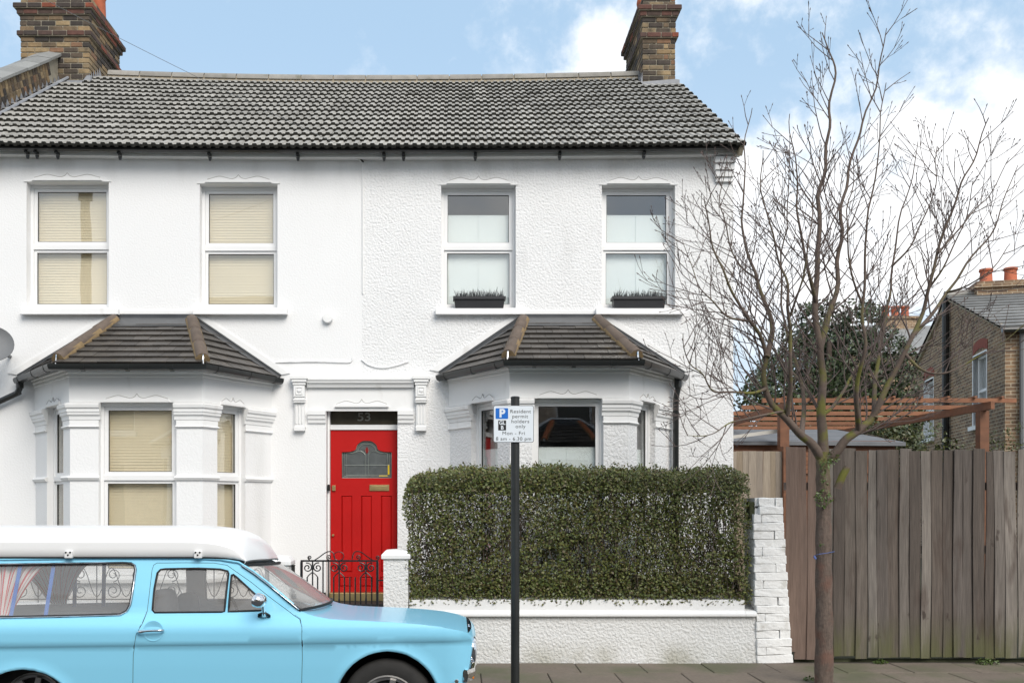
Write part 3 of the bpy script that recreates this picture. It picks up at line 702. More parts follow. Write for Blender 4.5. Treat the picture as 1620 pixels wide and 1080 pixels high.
def bay_roof(house, EA, EB, EC, ED, TL, TR, ze, zt, hipm='hip', y0=0, sgn=-1):
    e = [Vector((*p, ze)) for p in (EA, EB, EC, ED)]; tl, tr = Vector((TL, y0, zt)), Vector((TR, y0, zt))
    deck = MB().add([*e, tl, tr], [(0, 1, 4), (1, 2, 5, 4), (2, 3, 5), (0, 4, 5, 3), (0, 3, 2, 1)])
    d = deck.build('bay_roof', 'dark', house)
    sl = math.hypot(abs(EB[1] - y0), zt - ze)
    for poly in ([e[0], e[1], tl], [e[1], e[2], tr, tl], [e[2], e[3], tr]):
        tiled_facet(d, poly, .165, .19, sl - .22 if len(poly) == 4 else sl + .1)
    # lead: head strip, side strips along the wall
    nf = Vector((0, sgn * (zt - ze), abs(EB[1] - y0))).normalized(); vf = Vector((0, -sgn * abs(EB[1] - y0), zt - ze)).normalized()
    def quad(a, b, c, dd, th, name, m_):
        n_ = (b - a).cross(dd - a).normalized(); n_ = n_ if n_.z > 0 else -n_
        vs = [p + n_ * .03 for p in (a, b, c, dd)] + [p + n_ * (.03 + th) for p in (a, b, c, dd)]
        return MB().add(vs, [(0, 3, 2, 1), (4, 5, 6, 7), (0, 1, 5, 4), (1, 2, 6, 5), (2, 3, 7, 6), (3, 0, 4, 7)]).build(name, m_, d)
    hl = (e[1] - tl).normalized(); hr = (e[2] - tr).normalized()
    quad(tl + hl * .33, tr + hr * .33, tr, tl, .006, 'head_flashing', 'leaddark')
    for (ea, t, hv) in ((e[0], tl, hl), (e[3], tr, hr)):
        w = (ea - t).normalized(); off = Vector((0, sgn * .15, 0)); off = off - Vector((0, 0, 0))
        a, b = ea + w * .02, t
        fn = (ea - t).cross(hv).normalized(); fn = fn if fn.z > 0 else -fn
        inw = fn.cross(w); inw = inw if inw.y * sgn > 0 else -inw
        quad(a, a + inw * .10, b + inw * .16, b, .008, 'side_flashing', 'leaddark')
    # wall upstand
    s_ = sgn
    up = MB()
    lo = [(e[0].x - .03, ze + .005), (TL - .01, zt + .03), (TR + .01, zt + .03), (e[3].x + .03, ze + .005)]
    hi = [(e[0].x - .05, ze + .035), (TL - .02, zt + .06), (TR + .02, zt + .06), (e[3].x + .05, ze + .035)]
    up.prism(lo + hi[::-1], y0 + s_ * .022, y0 + s_ * .001).build('upstand', 'leaddark', d)
    lo2 = [(p[0] + (-.005 if i < 2 else .005), p[1] + .004) for i, p in enumerate(hi)]; hi2 = [(e[0].x - .16, ze + .06), (TL - .06, zt + .105), (TR + .06, zt + .105), (e[3].x + .16, ze + .06)]
    MB().prism(lo2 + hi2[::-1], y0 + s_ * .016, y0 + s_ * .001).build('wall_fillet', 'trim', d)
    # hips
    for (a, b) in ((e[1], tl), (e[2], tr)):
        up_ = Vector((0, 0, .035)); ax = (b - a); L_ = ax.length; ax.normalize(); k = 3; st = .05; en = L_ - .10
        MB().tube([a + up_ * .4 + ax * (st + .01), a + up_ * .4 + ax * (en - .01)], .082, 10).build('hip_mortar', 'hipmortar', d, 50)
        for i in range(k):
            s0, s1 = st + (en - st) * i / k, st + (en - st) * (i + 1) / k + (.03 if i < k - 1 else 0)
            MB().tube([a + up_ + ax * s0, a + up_ + ax * (s0 + .01), a + up_ + ax * (s1 - .01), a + up_ + ax * s1], [.070, .076, .068, .064], 14).build('hip_tile', hipm, d, 50)
        MB().tube([a + ax * st + up_ * 2.9 + ax * .05, a + ax * (st - .03) + up_ * 2.6, a + ax * (st - .035) + up_ * 1.2, a + ax * (st - .05) - up_ * .8], .010, 6).build('hip_iron', 'chrome', d, 50)
    # gutter on three sides
    gp = [(.10, 0), (.098, -.03), (.083, -.058), (.052, -.072), (.02, -.06), (.004, -.035), (0, 0), (.008, 0), (.012, -.03), (.052, -.062), (.09, -.03), (.093, 0)]
    path = [(p.x, p.y, ze - .012) for p in e]
    if sgn > 0: path = path[::-1]
    g = MB().sweep(path, gp); g.build('gutter', 'blackplastic', d, 35)
    for i in range(3):
        a, b = Vector(path[i]), Vector(path[i + 1])
        for t in ((.2, .5, .8) if i == 1 else (.12, .55, .90)):
            q = a.lerp(b, t); dv = (b - a).normalized() * .022
            gq = [(o * 1.06 - .002, z * 1.08 - .001) for o, z in gp[:7]]
            MB().sweep([q - dv, q + dv], gq + [(.002, .001), (.1, .001)][::-1][:0] ).build('gutter_union', 'blackplastic', d, 35)
    return d
def bay(house, A, B, C, D, dz, front, style, tz, y_sgn=-1):
    bw = empty('bay_window', ((B[0] + C[0]) / 2, B[1], .0), house)
    pl = [A, B, C, D]
    Zh, Zc = 2.80 + dz, 3.09 + dz          # window head, cornice underside
    MB().strip(pl, 0, .20, -.1, .72).build('riser', 'roughcast', bw)
    MB().sweep([(p[0], p[1], 0) for p in pl], [(.07, .72), (.075, .76), (.06, .79), (-.2, .80), (-.2, .72)]).build('bay_sill', 'trim', bw)
    MB().strip(pl, 0, .22, Zh, Zc + .12).build('frieze', 'trim', bw)
    cor = [(0, Zc - .004), (.012, Zc), (.014, Zc + .03), (.030, Zc + .04), (.034, Zc + .065), (.052, Zc + .075), (.052, Zc + .11), (-.05, Zc + .11), (-.05, Zc - .004)]
    MB().sweep([(p[0], p[1], 0) for p in pl], cor).build('cornice', 'trim', bw)
    MB().prism([A, B, C, D], Zc + .112, Zc + .13, 'xy').build('bay_ceiling', 'trim', bw)
    fw0, fw1 = front                       # front opening
    pa, pd = .21, .21
    L1 = math.hypot(B[0] - A[0], B[1] - A[1]); L3 = math.hypot(D[0] - C[0], D[1] - C[1])
    piers = [[A, along(A, B, .46)], [along(B, A, .24), B, (fw0, B[1])], [(fw1, C[1]), C, along(C, D, .24)], [along(D, C, .46), D]]
    rc = 'roughcast' if style != 'slats' else 'render'
    for p in piers:
        MB().strip(p, -.012, .19, .79, Zh - .001).build('pier', rc, bw)
        capp = [(-.02, Zh - .20), (.0, Zh - .195), (.004, Zh - .155), (.022, Zh - .14), (.026, Zh - .115), (.034, Zh - .105), (.034, Zh - .075), (.052, Zh - .060), (.058, Zh - .025), (.040, Zh - .012), (.004, Zh - .003), (-.02, Zh - .003)]
        def ext(p, e):
            q = list(p); 
            return [along(q[0], q[1], -e)] + q[1:-1] + [along(q[-1], q[-2], -e)]
        first, last = p is piers[0], p is piers[3]
        cp = MB().sweep([(x, y, 0) for x, y in ext(p, .022)], capp); cp.build('capital', 'trim', bw)
        MB().sweep([(x, y, 0) for x, y in ext(p, .010)], [(-.02, Zh - .288), (.004, Zh - .285), (.014, Zh - .272), (.004, Zh - .26), (-.02, Zh - .258)]).build('necking', 'trim', bw)
        MB().strip(ext(p, .002), -.004, .02, Zh - .258, Zh - .20).build('neck_panel', 'trim', bw)
        if style == 'slats':
            zb = 1.905
            MB().sweep([(x, y, 0) for x, y in ext(p, .015)], [(-.02, zb - .03), (.006, zb - .028), (.022, zb), (.006, zb + .02), (-.02, zb + .022)]).build('string_band', 'trim', bw)
    def wins(a, b, e0, e1):
        u = Vector((b[0] - a[0], b[1] - a[1], 0)).normalized(); inn = Vector((-u.y, u.x, 0))
        o = Vector((*along(a, b, e0), .80)); w = math.hypot(b[0] - a[0], b[1] - a[1]) - e0 - e1
        T = Matrix(((u.x, inn.x, 0, o.x), (u.y, inn.y, 0, o.y), (0, 0, 1, o.z), (0, 0, 0, 1))) @ Matrix.Translation((0, .075, 0))
        make_window(bw, T, w, Zh - .80 - .002, tz - .80, style)
        To = Matrix(((u.x, inn.x, 0, o.x + u.x * w / 2), (u.y, inn.y, 0, o.y + u.y * w / 2), (0, 0, 1, Zh), (0, 0, 0, 1)))
        ornament(bw, To, w)
    wins(A, B, .46, .24); wins(B, C, fw0 - B[0], C[0] - fw1); wins(C, D, .24, .46)
    return bw

# ------------------------------------------------------------------ house with the red door (right)
XP, XR, XL = -1.19, 3.40, -6.27
house = thing('terraced_house', (1.1, 0, 0), 'white roughcast end-of-terrace house with red front door and two black window boxes', 'house')
W3 = (wx(698, 0), wx(816, 0), wz(487, 0), wz(293, 0)); W4 = (wx(952, 0), wx(1068, 0), wz(487, 0), wz(293, 0))
BAYR = dict(A=(-.117, 0), B=(.579, -1.0), C=(1.930, -1.0), D=(2.633, 0))
mb = MB()
wall_openings(mb, XP, XR, 3.05, 5.97, [W3, W4], 0, .30)
wall_openings(mb, -.75, XR, -.1, 3.05, [(.15, 2.40, .6, 2.9)], 0, .30)
mb.add([(XR, .3, -.1), (XR, 7.4, -.1), (XR, 7.4, 5.97), (XR, 3.6, 8.38), (XR, .3, 6.2)], [(0, 1, 2, 3, 4)])
mb.add([(XR, 0, 5.97), (XR, .3, 5.97), (XR, .3, 6.2)], [(0, 1, 2)])
MB().box(XP - .8, XR, 7.41, 7.6, -.1, 5.97).build('back_wall', 'roughcast', house)
mb.build('wall', 'roughcast', house, fix=False)
DO = (wx(516, 0), -.75, .33, 2.80)
pw = MB(); wall_openings(pw, -2.03, -.75, -.1, 3.05, [DO], 0, .30); pw.build('door_wall', 'render', house, fix=False)
rm = MB()
for (a, b, c, d) in ((-.70, XR - .02, .33, 2.95), (XP, XR - .02, 3.05, 5.75)):
    rm.add([(a, .31, c), (b, .31, c), (b, 4.2, c), (a, 4.2, c), (a, .31, d), (b, .31, d), (b, 4.2, d), (a, 4.2, d)], [(0, 1, 2, 3)], 1)
    rm.add([(a, .31, c), (b, .31, c), (b, 4.2, c), (a, 4.2, c), (a, .31, d), (b, .31, d), (b, 4.2, d), (a, 4.2, d)], [(4, 5, 6, 7), (2, 3, 7, 6), (0, 3, 7, 4), (1, 2, 6, 5)], 0)
rm.build('room', ['room', 'roomdark'], house, fix=False)
def flat_window(h, W, tz, style):
    T = Matrix.Translation((W[0], .11, W[2] + .001)); make_window(h, T, W[1] - W[0], W[3] - W[2] - .002, tz - W[2], style)
    ornament(h, Matrix.Translation(((W[0] + W[1]) / 2, 0, W[3] + .012)), W[1] - W[0])
    MB().box(W[0] - .03, W[1] + .03, -.012, .0, W[3] + .001, W[3] + .014).build('drip', 'trim', h)
def sill(h, px0, px1, W):
    a, b = wx(px0, -.08), wx(px1, -.08); z = W[2]
    MB().prism([(-.09, z - .095), (-.085, z - .022), (.109, z - .002), (.109, z - .02), (0, z - .085), (-.07, z - .10)], a, b, 'yz').build('sill', 'trim', h, bevel=.004)
for W, s in ((W3, (689, 830)), (W4, (943, 1083))):
    flat_window(house, W, wz(392, .11), (wz(342, .2) - W[2])); sill(house, *s, W)
main_roof(house, XP, XR + .05, 23, XP, 13, XP + .02, 2.88, lambda x, i: i > 12 and x > 2.95)
eaves(house, XP, XR + .07, (607, 638, 752, 886, 1020))
# barge edge at the right verge
MB().prism([(EAVE_Y + .02, roofz(EAVE_Y) - .03 + .07), (3.6, roofz(3.6) + .06), (3.6, roofz(3.6) - .14), (EAVE_Y + .1, roofz(EAVE_Y + .1) - .12)], XR + .004, XR + .05, 'yz').build('verge', 'mortar', house)
ck, zt_ = brick_stack(house, 2.90, 3.415, 3.20, 4.62, 7.924, COURSES)
for k in range(3): pot(ck, 3.16, 3.5 + k * .42, zt_)
MB().prism([(2.82, 8.02), (3.47, 8.02), (3.47, 8.245), (3.40, 8.255), (2.90, 8.215), (2.82, 8.22)], 3.14, 3.195).build('apron_flashing', 'lead', house)
fl = MB()
for k in range(5):
    y0 = 3.16 + k * .085; z0 = roofz(y0) + .06
    fl.add([(2.892, y0, z0 - .08), (2.892, y0 + .11, z0 - .06), (2.892, y0 + .11, z0 + .10), (2.892, y0 + .02, z0 + .20), (2.86, y0, z0 - .06)], [(0, 1, 2, 3), (0, 3, 4)])
fl.build('step_flashing', 'lead', house, fix=False)
# corbelled stop at the right end of the eaves
cb = MB()
for k, (py0, py1, o) in enumerate(((252, 262, .12), (262, 272, .09), (272, 282, .065), (282, 289, .04))): cb.box(wx(1127, 0) + k * .012, XR - .002 - k * .004, -o, -.001, wz(py1, 0), wz(py0, 0) - .003)
cb.build('eaves_corbel', 'trim', house, bevel=.005)
bay(house, **BAYR, dz=0.0, front=(.836, 1.644), style=(wz(709, -.8) - .80), tz=1.30)
br = bay_roof(house, (-.195, 0), (.547, -1.2), (2.0, -1.2), (2.75, 0), .82, 1.68, 3.20, 3.885)
dp = [(2.69, -.12, 3.14), (2.69, -.12, 3.02), (2.67, -.09, 2.9), (2.665, -.09, .3)]
dpm = MB().tube(dp, .036, 12); dpm.tube([(2.69, -.12, 3.15), (2.69, -.12, 3.03)], .046, 12); dpm.build('downpipe', 'blackplastic', house, 45)
# door surround
de = MB(); X0, X1 = wx(465, 0), wx(677, 0)
yb = -.002
de.prism([(yb, 3.095), (-.085, 3.095), (-.085, 3.115), (-.10, 3.125), (-.10, 3.155), (-.06, 3.175), (yb, 3.185)], X0 + .17, X1 - .17, 'yz')
de.prism([(yb, 3.035), (-.05, 3.04), (-.06, 3.07), (-.085, 3.092), (yb, 3.092)], X0 + .17, X1 - .17, 'yz')
for a, b in ((X0 - .01, X0 + .17), (X1 - .17, X1 + .01)):
    de.box(a - .02, b + .02, -.125, yb, 3.135, 3.175); de.box(a, b, -.115, yb, 3.10, 3.134); de.box(a + .012, b - .012, -.10, yb, 3.065, 3.099)
    de.box(a + .02, b - .025, -.09, yb, 2.92, 3.064)
    de.box(a + .045, b - .05, -.098, -.0905, 2.945, 2.958); de.box(a + .045, b - .05, -.098, -.0905, 3.03, 3.043); de.box(a + .045, a + .058, -.098, -.0905, 2.959, 3.029); de.box(b - .063, b - .05, -.098, -.0905, 2.959, 3.029)
    de.lathe([(.0, -.104), (.018, -.10), (.027, -.0905)], ((a + b) / 2 - .002, 0, 2.994), 'y', 14)
    de.box(a + .015, b - .02, -.095, yb, 2.875, 2.895); de.box(a + .018, b - .024, -.085, yb, 2.85, 2.874); de.box(a + .024, b - .03, -.075, yb, 2.895, 2.919)
    for q in range(3): de.box(a + .04 + q * .036, a + .055 + q * .036, -.058, -.048, 2.59, 2.825)
    de.box(a + .026, b - .03, -.047, yb, 2.56, 2.849); de.box(a + .018, b - .022, -.06, yb, 2.545, 2.562); de.box(a + .022, b - .026, -.07, yb, 2.505, 2.544)
de.build('door_surround', 'trim', house, bevel=.003)
for a, b in ((X0 + .175, DO[0] - .004), (DO[1] + .004, X1 - .175)):
    MB().prism([(yb, 2.60), (-.02, 2.605), (-.024, 2.64), (-.038, 2.655), (-.042, 2.69), (-.055, 2.705), (-.055, 2.745), (yb, 2.75)], a, b, 'yz').build('impost', 'trim', house)
MB().box(X0 + .18, X1 - .18, -.008, yb, 2.752, 3.034).build('door_frieze', 'trim', house)
ornament(house, Matrix.Translation(((DO[0] + DO[1]) / 2, -.009, DO[3])), .78)
# front door, frame, fanlight
dy = .17
dr = empty('front_door', ((DO[0] + DO[1]) / 2, dy, .5), house)
fa, fb, fc, fd = DO[0] + .005, DO[1] - .003, .50, DO[3] - .002
ztr0, ztr1 = wz(680, dy), wz(672, dy)
df = MB().box(fa, wx(523, dy), dy - .09, dy + .06, .34, fd).box(fb - .006, fb, dy - .05, dy + .06, .34, fd).box(wx(523, dy), fb - .006, dy - .04, dy + .05, ztr0, ztr1 + .0)
df.box(fa, fb, dy - .05, dy - .03, fd - .02, fd - .001)
df.build('door_frame', 'trim', dr, bevel=.003)
da, db = wx(523, dy) + .004, fb - .010
MB().box(da, fb - .007, dy + .005, dy + .02, ztr1 + .002, fd - .022).build('fanlight', 'darkglass', dr)
text('53', .145, ((da + db) / 2 - .0, dy + .002, (ztr1 + fd) / 2 - .005), 'digit', dr, 'house_number', sx=1.25, bold=.001)
zb0, zb1 = wz(935, dy), ztr0 - .004
gx0, gx1, gz0, gz1, gz2 = wx(541, dy), wx(620, dy), wz(756, dy), wz(715, dy), wz(697, dy)
arch = [(gx0, gz0), (gx1, gz0), (gx1, gz1), (gx1 - .10, gz1 + .005)]
gm = (gx0 + gx1) / 2; gw = (gx1 - gx0) / 2
cv = smoothline([Vector((gx1 - .10, gz1 + .005)), Vector((gx1 - .17, gz1 + .03)), Vector((gm + gw * .38, gz1 + .09)), Vector((gm + gw * .2, gz2 - .008)), Vector((gm, gz2)), Vector((gm - gw * .2, gz2 - .008)), Vector((gm - gw * .38, gz1 + .09)), Vector((gx0 + .17, gz1 + .03)), Vector((gx0 + .10, gz1 + .005))], 4)
arch = [(gx0, gz0), (gx1, gz0), (gx1, gz1)] + [tuple(p) for p in cv] + [(gx0, gz1)]
pans = [[(wx(a, dy), wz(904, dy)), (wx(b, dy), wz(904, dy)), (wx(b, dy), wz(784, dy)), (wx(a, dy), wz(784, dy))] for a, b in ((540.5, 557.5), (571.5, 588.5), (603, 620))]
low = [[(wx(a, dy), wz(927, dy)), (wx(b, dy), wz(927, dy)), (wx(b, dy), wz(912, dy)), (wx(a, dy), wz(912, dy))] for a, b in ((537, 557.5), (570, 590), (602, 622))]
def plate(outline, holes, y0, y1, name, m_, parent, sp=.6):
    v2, tri = cdt(outline, holes, sp, interior=False); mb = MB(); n = len(v2)
    mb.add([(p.x, y0, p.y) for p in v2], [tuple(t) for t in tri]); 
    for lp in [outline] + list(holes):
        k = len(lp); mb.add([(p[0], y0, p[1]) for p in lp] + [(p[0], y1, p[1]) for p in lp], [(i, (i + 1) % k, k + (i + 1) % k, k + i) for i in range(k)])
    return mb.build(name, m_, parent, fix=False)
plate([(da, zb0), (db, zb0), (db, zb1), (da, zb1)], [arch] + pans + low, dy - .022, dy + .02, 'door_leaf', 'red', dr)
MB().box(da, db, dy + .0205, dy + .03, zb0, zb1).build('door_back', 'red', dr)
for p in pans + low:
    (a, c), (b, _), (_, d), _ = p
    mb = MB(); i = .018
    o_ = [(a, dy - .004, c), (b, dy - .004, c), (b, dy - .004, d), (a, dy - .004, d)]; q_ = [(a + i, dy - .018, c + i), (b - i, dy - .018, c + i), (b - i, dy - .018, d - i), (a + i, dy - .018, d - i)]
    mb.add(o_ + q_, [(4, 5, 6, 7)] + [(k, (k + 1) % 4, 4 + (k + 1) % 4, 4 + k) for k in range(4)]).build('door_panel', 'red', dr)
v2, tri = cdt(arch, [], .6, interior=False)
MB().add([(p.x, dy + .004, p.y) for p in v2], [tuple(t) for t in tri]).build('leaded_light', 'doorglass', dr, fix=False)
cm = MB(); yc = dy - .001
def inset_arch(s): return [(gm + (x - gm) * s, yc, (gz0 + gz2) / 2 - .01 + (z - (gz0 + gz2) / 2 + .01) * s) for x, z in arch]
cm.tube(inset_arch(.985), .006, 5, closed=True); cm.tube(inset_arch(.83), .004, 5, closed=True); cm.tube(inset_arch(.90), .0035, 5, closed=True)
cm.tube([(gm - .02, yc, gz2 - .09), (gm - .022, yc, gz0 + .03)], .003, 5); cm.tube([(gm + .02, yc, gz2 - .09), (gm + .022, yc, gz0 + .03)], .003, 5)
cm.tube([(gx0 + .03, yc, (gz0 + gz1) / 2), (gx1 - .03, yc, (gz0 + gz1) / 2)], .003, 5)
for s in (-1, 1): cm.tube(smoothline([Vector((gm + s * .02, yc, gz1 - .03)), Vector((gm + s * .08, yc, gz1 + .015)), Vector((gm + s * .2, yc, gz1 - .01))], 4), .003, 5)
cm.build('lead_came', 'came', dr)
MB().prism([(gm, gz1 + .07), (gm + .03, gz1 + .025), (gm, gz1 - .02), (gm - .03, gz1 + .025)], yc - .002, yc + .002).build('red_glass', 'redglass', dr)
MB().box(gx1 - .052, gx1 - .028, yc, yc + .003, gz0 + .045, gz0 + .17).box(gx1 - .16, gx1 - .053, yc, yc + .003, gz0 + .02, gz0 + .035).build('yellow_glass', 'yellowglass', dr)
MB().box(wx(585, dy), wx(616, dy), dy - .034, dy - .0225, wz(776, dy), wz(766.5, dy)).box(wx(588, dy), wx(613, dy), dy - .038, dy - .0345, wz(774, dy), wz(768.5, dy)).build('letter_plate', 'brass', dr, bevel=.002)
MB().box(wx(526, dy), wx(531.5, dy), dy - .045, dy - .0225, wz(776, dy), wz(767.5, dy)).build('lock', 'brass', dr, bevel=.004)
MB().lathe([(0, -.05), (.012, -.048), (.018, -.03), (.018, -.022)], (wx(527.5, dy), dy, wz(846, dy)), 'y', 14).build('keyhole', 'brass', dr, 40)
MB().box(wx(515.5, .0) + .012, wx(518.5, 0) + .02, dy - .13, dy - .1, wz(776, .05), wz(766, .05)).build('bell_push', 'blackplastic', dr)
MB().box(da - .01, fb - .004, -.02, dy + .03, wz(950, -.02), zb0 - .002).build('threshold', 'brass', house, bevel=.004)
MB().box(DO[0] - .12, fb + .12, -.34, -.022, .30, wz(950, -.02) - .003).build('door_step', 'blackmatt', house, bevel=.01)
MB().box(-2.03, DO[0] - .002, -.03, -.001, .3, wz(938, 0)).box(DO[0] - .06, DO[0] - .0, -.12, -.03, .3, wz(936, 0)).build('plinth', 'blackmatt', house)
# phone line conduit down the party line, with its bracket
MB().tube([(XP + .01, -.012, 5.82), (XP + .012, -.012, 4.2)], .008, 6).tube([(XP - .10, -.03, 5.93), (XP - .03, -.03, 5.84), (XP + .01, -.012, 5.80)], .009, 6).build('wall_cable', 'trim', house)
MB().tube([(XP - .12, -.03, 5.95), (XP - .02, -.02, 5.86), (XP + .02, -.015, 5.82)], .010, 6).build('cable_bracket', 'bolt', house)

# ------------------------------------------------------------------ neighbouring house (left)
nb = thing('terraced_house', (-3.7, 0, 0), 'smooth white rendered terraced house with tan venetian blinds, behind the pale blue van', 'house')
W1 = (wx(42, 0), wx(172, 0), wz(487, 0), wz(288, 0)); W2 = (wx(316, 0), wx(439, 0), wz(487, 0), wz(291, 0))
mb = MB()
wall_openings(mb, XL - .4, XP, 3.05, 5.97, [W1, W2], 0, .30)
wall_openings(mb, XL - .4, -2.03, -.1, 3.05, [(-5.0, -2.55, .6, 2.85)], 0, .30)
MB().box(XL - .4, XP - .802, 7.41, 7.6, -.1, 5.97).build('back_wall', 'render', nb)
mb.build('wall', 'render', nb, fix=False)
rm = MB()
for (a, b, c, d) in ((XL, -2.05, .33, 2.95), (XL, XP - .02, 3.05, 5.75)):
    vv = [(a, .31, c), (b, .31, c), (b, 4.2, c), (a, 4.2, c), (a, .31, d), (b, .31, d), (b, 4.2, d), (a, 4.2, d)]
    rm.add(vv, [(0, 1, 2, 3)], 1); rm.add(vv, [(4, 5, 6, 7), (2, 3, 7, 6), (0, 3, 7, 4), (1, 2, 6, 5)], 0)
rm.build('room', ['room', 'roomdark'], nb, fix=False)
for W, s, t in ((W1, (32, 187), 391), (W2, (305, 454), 393)):
    flat_window(nb, W, wz(t, .11), 'slats'); sill(nb, *s, W)
main_roof(nb, XL, XP, 25, XP - 25 * .2025, 12, -5.62, XP + .02, lambda x, i: x < XL + .02 or (i > 12 and x < -5.75))
eaves(nb, XL - .05, XP, (40, 55, 88, 187, 330, 470))
bay(nb, A=(-5.24, 0), B=(-4.40, -1.0), C=(-2.89, -1.0), D=(-2.30, 0), dz=-.045, front=(-4.07, -3.19), style='slats', tz=1.905)
bay_roof(nb, (-5.40, 0), (-4.47, -1.2), (-2.83, -1.2), (-2.235, 0), -4.195, -3.305, 3.16, 3.885)
dpm = MB().tube(smoothline([Vector((-5.36, -.13, 3.12)), Vector((-5.36, -.13, 3.03)), Vector((-5.40, -.11, 2.97)), Vector((-5.47, -.09, 2.935)), Vector((-6.6, -.09, 2.42))], 4), .036, 12)
dpm.tube([(-5.36, -.13, 3.13), (-5.36, -.13, 3.02)], .045, 12); dpm.build('downpipe', 'blackplastic', nb, 45)
MB().lathe([(0, -.06), (.055, -.058), (.062, -.045), (.062, -.001)], (wx(519, 0), 0, wz(504, 0)), 'y', 20).build('vent_cap', 'trim', nb, 40)
# shallow swept string course above the door between the two houses
sw = smoothline([Vector((wx(436, 0), -.008, wz(573, 0))), Vector((wx(500, 0), -.008, wz(572, 0))), Vector((wx(548, 0), -.008, wz(573, 0))), Vector((wx(556, 0), -.008, wz(571, 0))), Vector((wx(558, 0), -.008, wz(566, 0)))], 5)
MB().tube(sw, .010, 6).build('render_bead', 'trim', nb, 60)
sw = smoothline([Vector((wx(572, 0), -.008, wz(569, 0))), Vector((wx(585, 0), -.008, wz(578, 0))), Vector((wx(605, 0), -.008, wz(582, 0))), Vector((wx(628, 0), -.008, wz(578, 0))), Vector((wx(646, 0), -.008, wz(572, 0)))], 5)
MB().tube(sw, .010, 6).build('render_bead', 'trim', house, 60)
ck, zt_ = brick_stack(nb, -6.86, -5.785, 3.14, 4.46, 7.924, COURSES)
for k, (a, b) in enumerate(((-6.0, 4.1), (-6.0, 3.6), (-6.55, 4.1), (-6.55, 3.6))): pot(ck, a, b, zt_, .12)
# parapet party wall with its coping slabs
py_ = lambda y: roofz(y) + .12 + .37
pp = MB().prism([(-.25, roofz(-.25) - .3), (-.25, py_(-.25)), (3.13, py_(3.13)), (3.13, roofz(3.13) - .3)], XL - .30, XL, 'yz').build('parapet', 'pbrick' if 'pbrick' in M else 'joint', nb)
cs = MB(); cs.prism([(-.20, 0), (-.20, .035), (0, .065), (.20, .035), (.20, 0)], 0, .455, 'xz'); csm = cs.mesh('coping_slab', 'coping')
for k in range(9):
    y = -.32 + k * .388
    inst(csm, 'coping_slab', pp, Matrix.Translation((XL - .15, y, py_(y) + .004 + random.uniform(0, .01))) @ Matrix.Rotation(PITCH, 4, 'X'))
bcount = 0
for k in range(36):       # brick courses of the parapet's inner face, laid square to the slope
    for j in range(4):
        s = k * .10 + (.05 if j % 2 else 0); y = -.2 + s * math.cos(PITCH)
        if y > 3.02: continue
        z = py_(y) - .05 - j * .105
        inst(BR, 'brick', pp, Matrix.Translation((XL - .044, y + .03, z)) @ Matrix.Rotation(PITCH * .0 + R(33), 4, 'X') @ Matrix.Rotation(PI / 2, 4, 'Z') @ Matrix.Diagonal((.085 / .215, 1, 1.4, 1)))
ff = MB()
lo = []
for k in range(25):
    y = -.28 + k * .14
    z = roofz(y) + .07
    ff.add([(XL + .012, y, z - .08), (XL + .012, y + .14, z - .08 + .0906), (XL + .012, y + .14, z + .10), (XL + .012, y + .03, z + .16), (XL + .012, y, z + .06)], [(0, 1, 2, 3, 4)])
    ff.add([(XL + .0, y, z + .0), (XL + .16, y, z - .02), (XL + .16, y + .14, z + .07), (XL + .0, y + .14, z + .09)], [(0, 1, 2, 3)])
ff.tube([(XL + .15, -.28, roofz(-.28) + .07 + sag(XL, 0)), (XL + .15, 3.2, roofz(3.2) + .07 + sag(XL, 1))], .022, 6)
ff.build('valley_lead', 'lead', nb, fix=False)
MB().prism([(XL, roofz(3.0) - .02), (-5.74, roofz(3.0) - .02), (-5.74, roofz(3.1) + .20), (-5.80, roofz(3.1) + .20), (-5.86, roofz(3.1) + .12), (XL, roofz(3.1) + .13)], 3.08, 3.132).build('apron_flashing', 'lead', nb)
fl = MB()
for k in range(6):
    y0 = 3.10 + k * .085; z0 = roofz(y0) + .06
    fl.add([(-5.778, y0, z0 - .08), (-5.778, y0 + .11, z0 - .06), (-5.778, y0 + .11, z0 + .10), (-5.778, y0 + .02, z0 + .20), (-5.74, y0, z0 - .06)], [(0, 1, 2, 3), (0, 3, 4)])
fl.build('step_flashing', 'lead', nb, fix=False)

# satellite dish on the neighbour's wall
sd = thing('satellite_dish', (-5.72, -.05, 3.7), 'grey satellite dish on the white wall at the left edge', 'satellite dish')
c = Vector((wx(-12, -.45), -.45, wz(548, -.45)))
Td = Matrix.Translation(c) @ Matrix.Rotation(R(25), 4, 'Z') @ Matrix.Rotation(R(-22), 4, 'X')
MB().lathe([(.235, -.075), (.20, -.045), (.14, -.02), (.07, -.005), (0, 0), (0, .006), (.07, .002), (.14, -.013), (.20, -.038), (.238, -.07), (.235, -.075)], (0, 0, 0), 'y', 28, T=Td).build('reflector', 'dish', sd, 50)
MB().tube([c + Vector((0, .01, 0)), c + Vector((0, .2, -.05)), Vector((c.x, -.002, c.z - .05))], .022, 8).build('mount', 'dish', sd, 50)
MB().tube([c + Vector((.02, -.02, -.2)), c + Vector((.10, -.38, -.10))], .012, 6).tube([c + Vector((.10, -.36, -.12)), c + Vector((.10, -.36, -.02))], .035, 10).build('feed_arm', 'blackplastic', sd, 50)

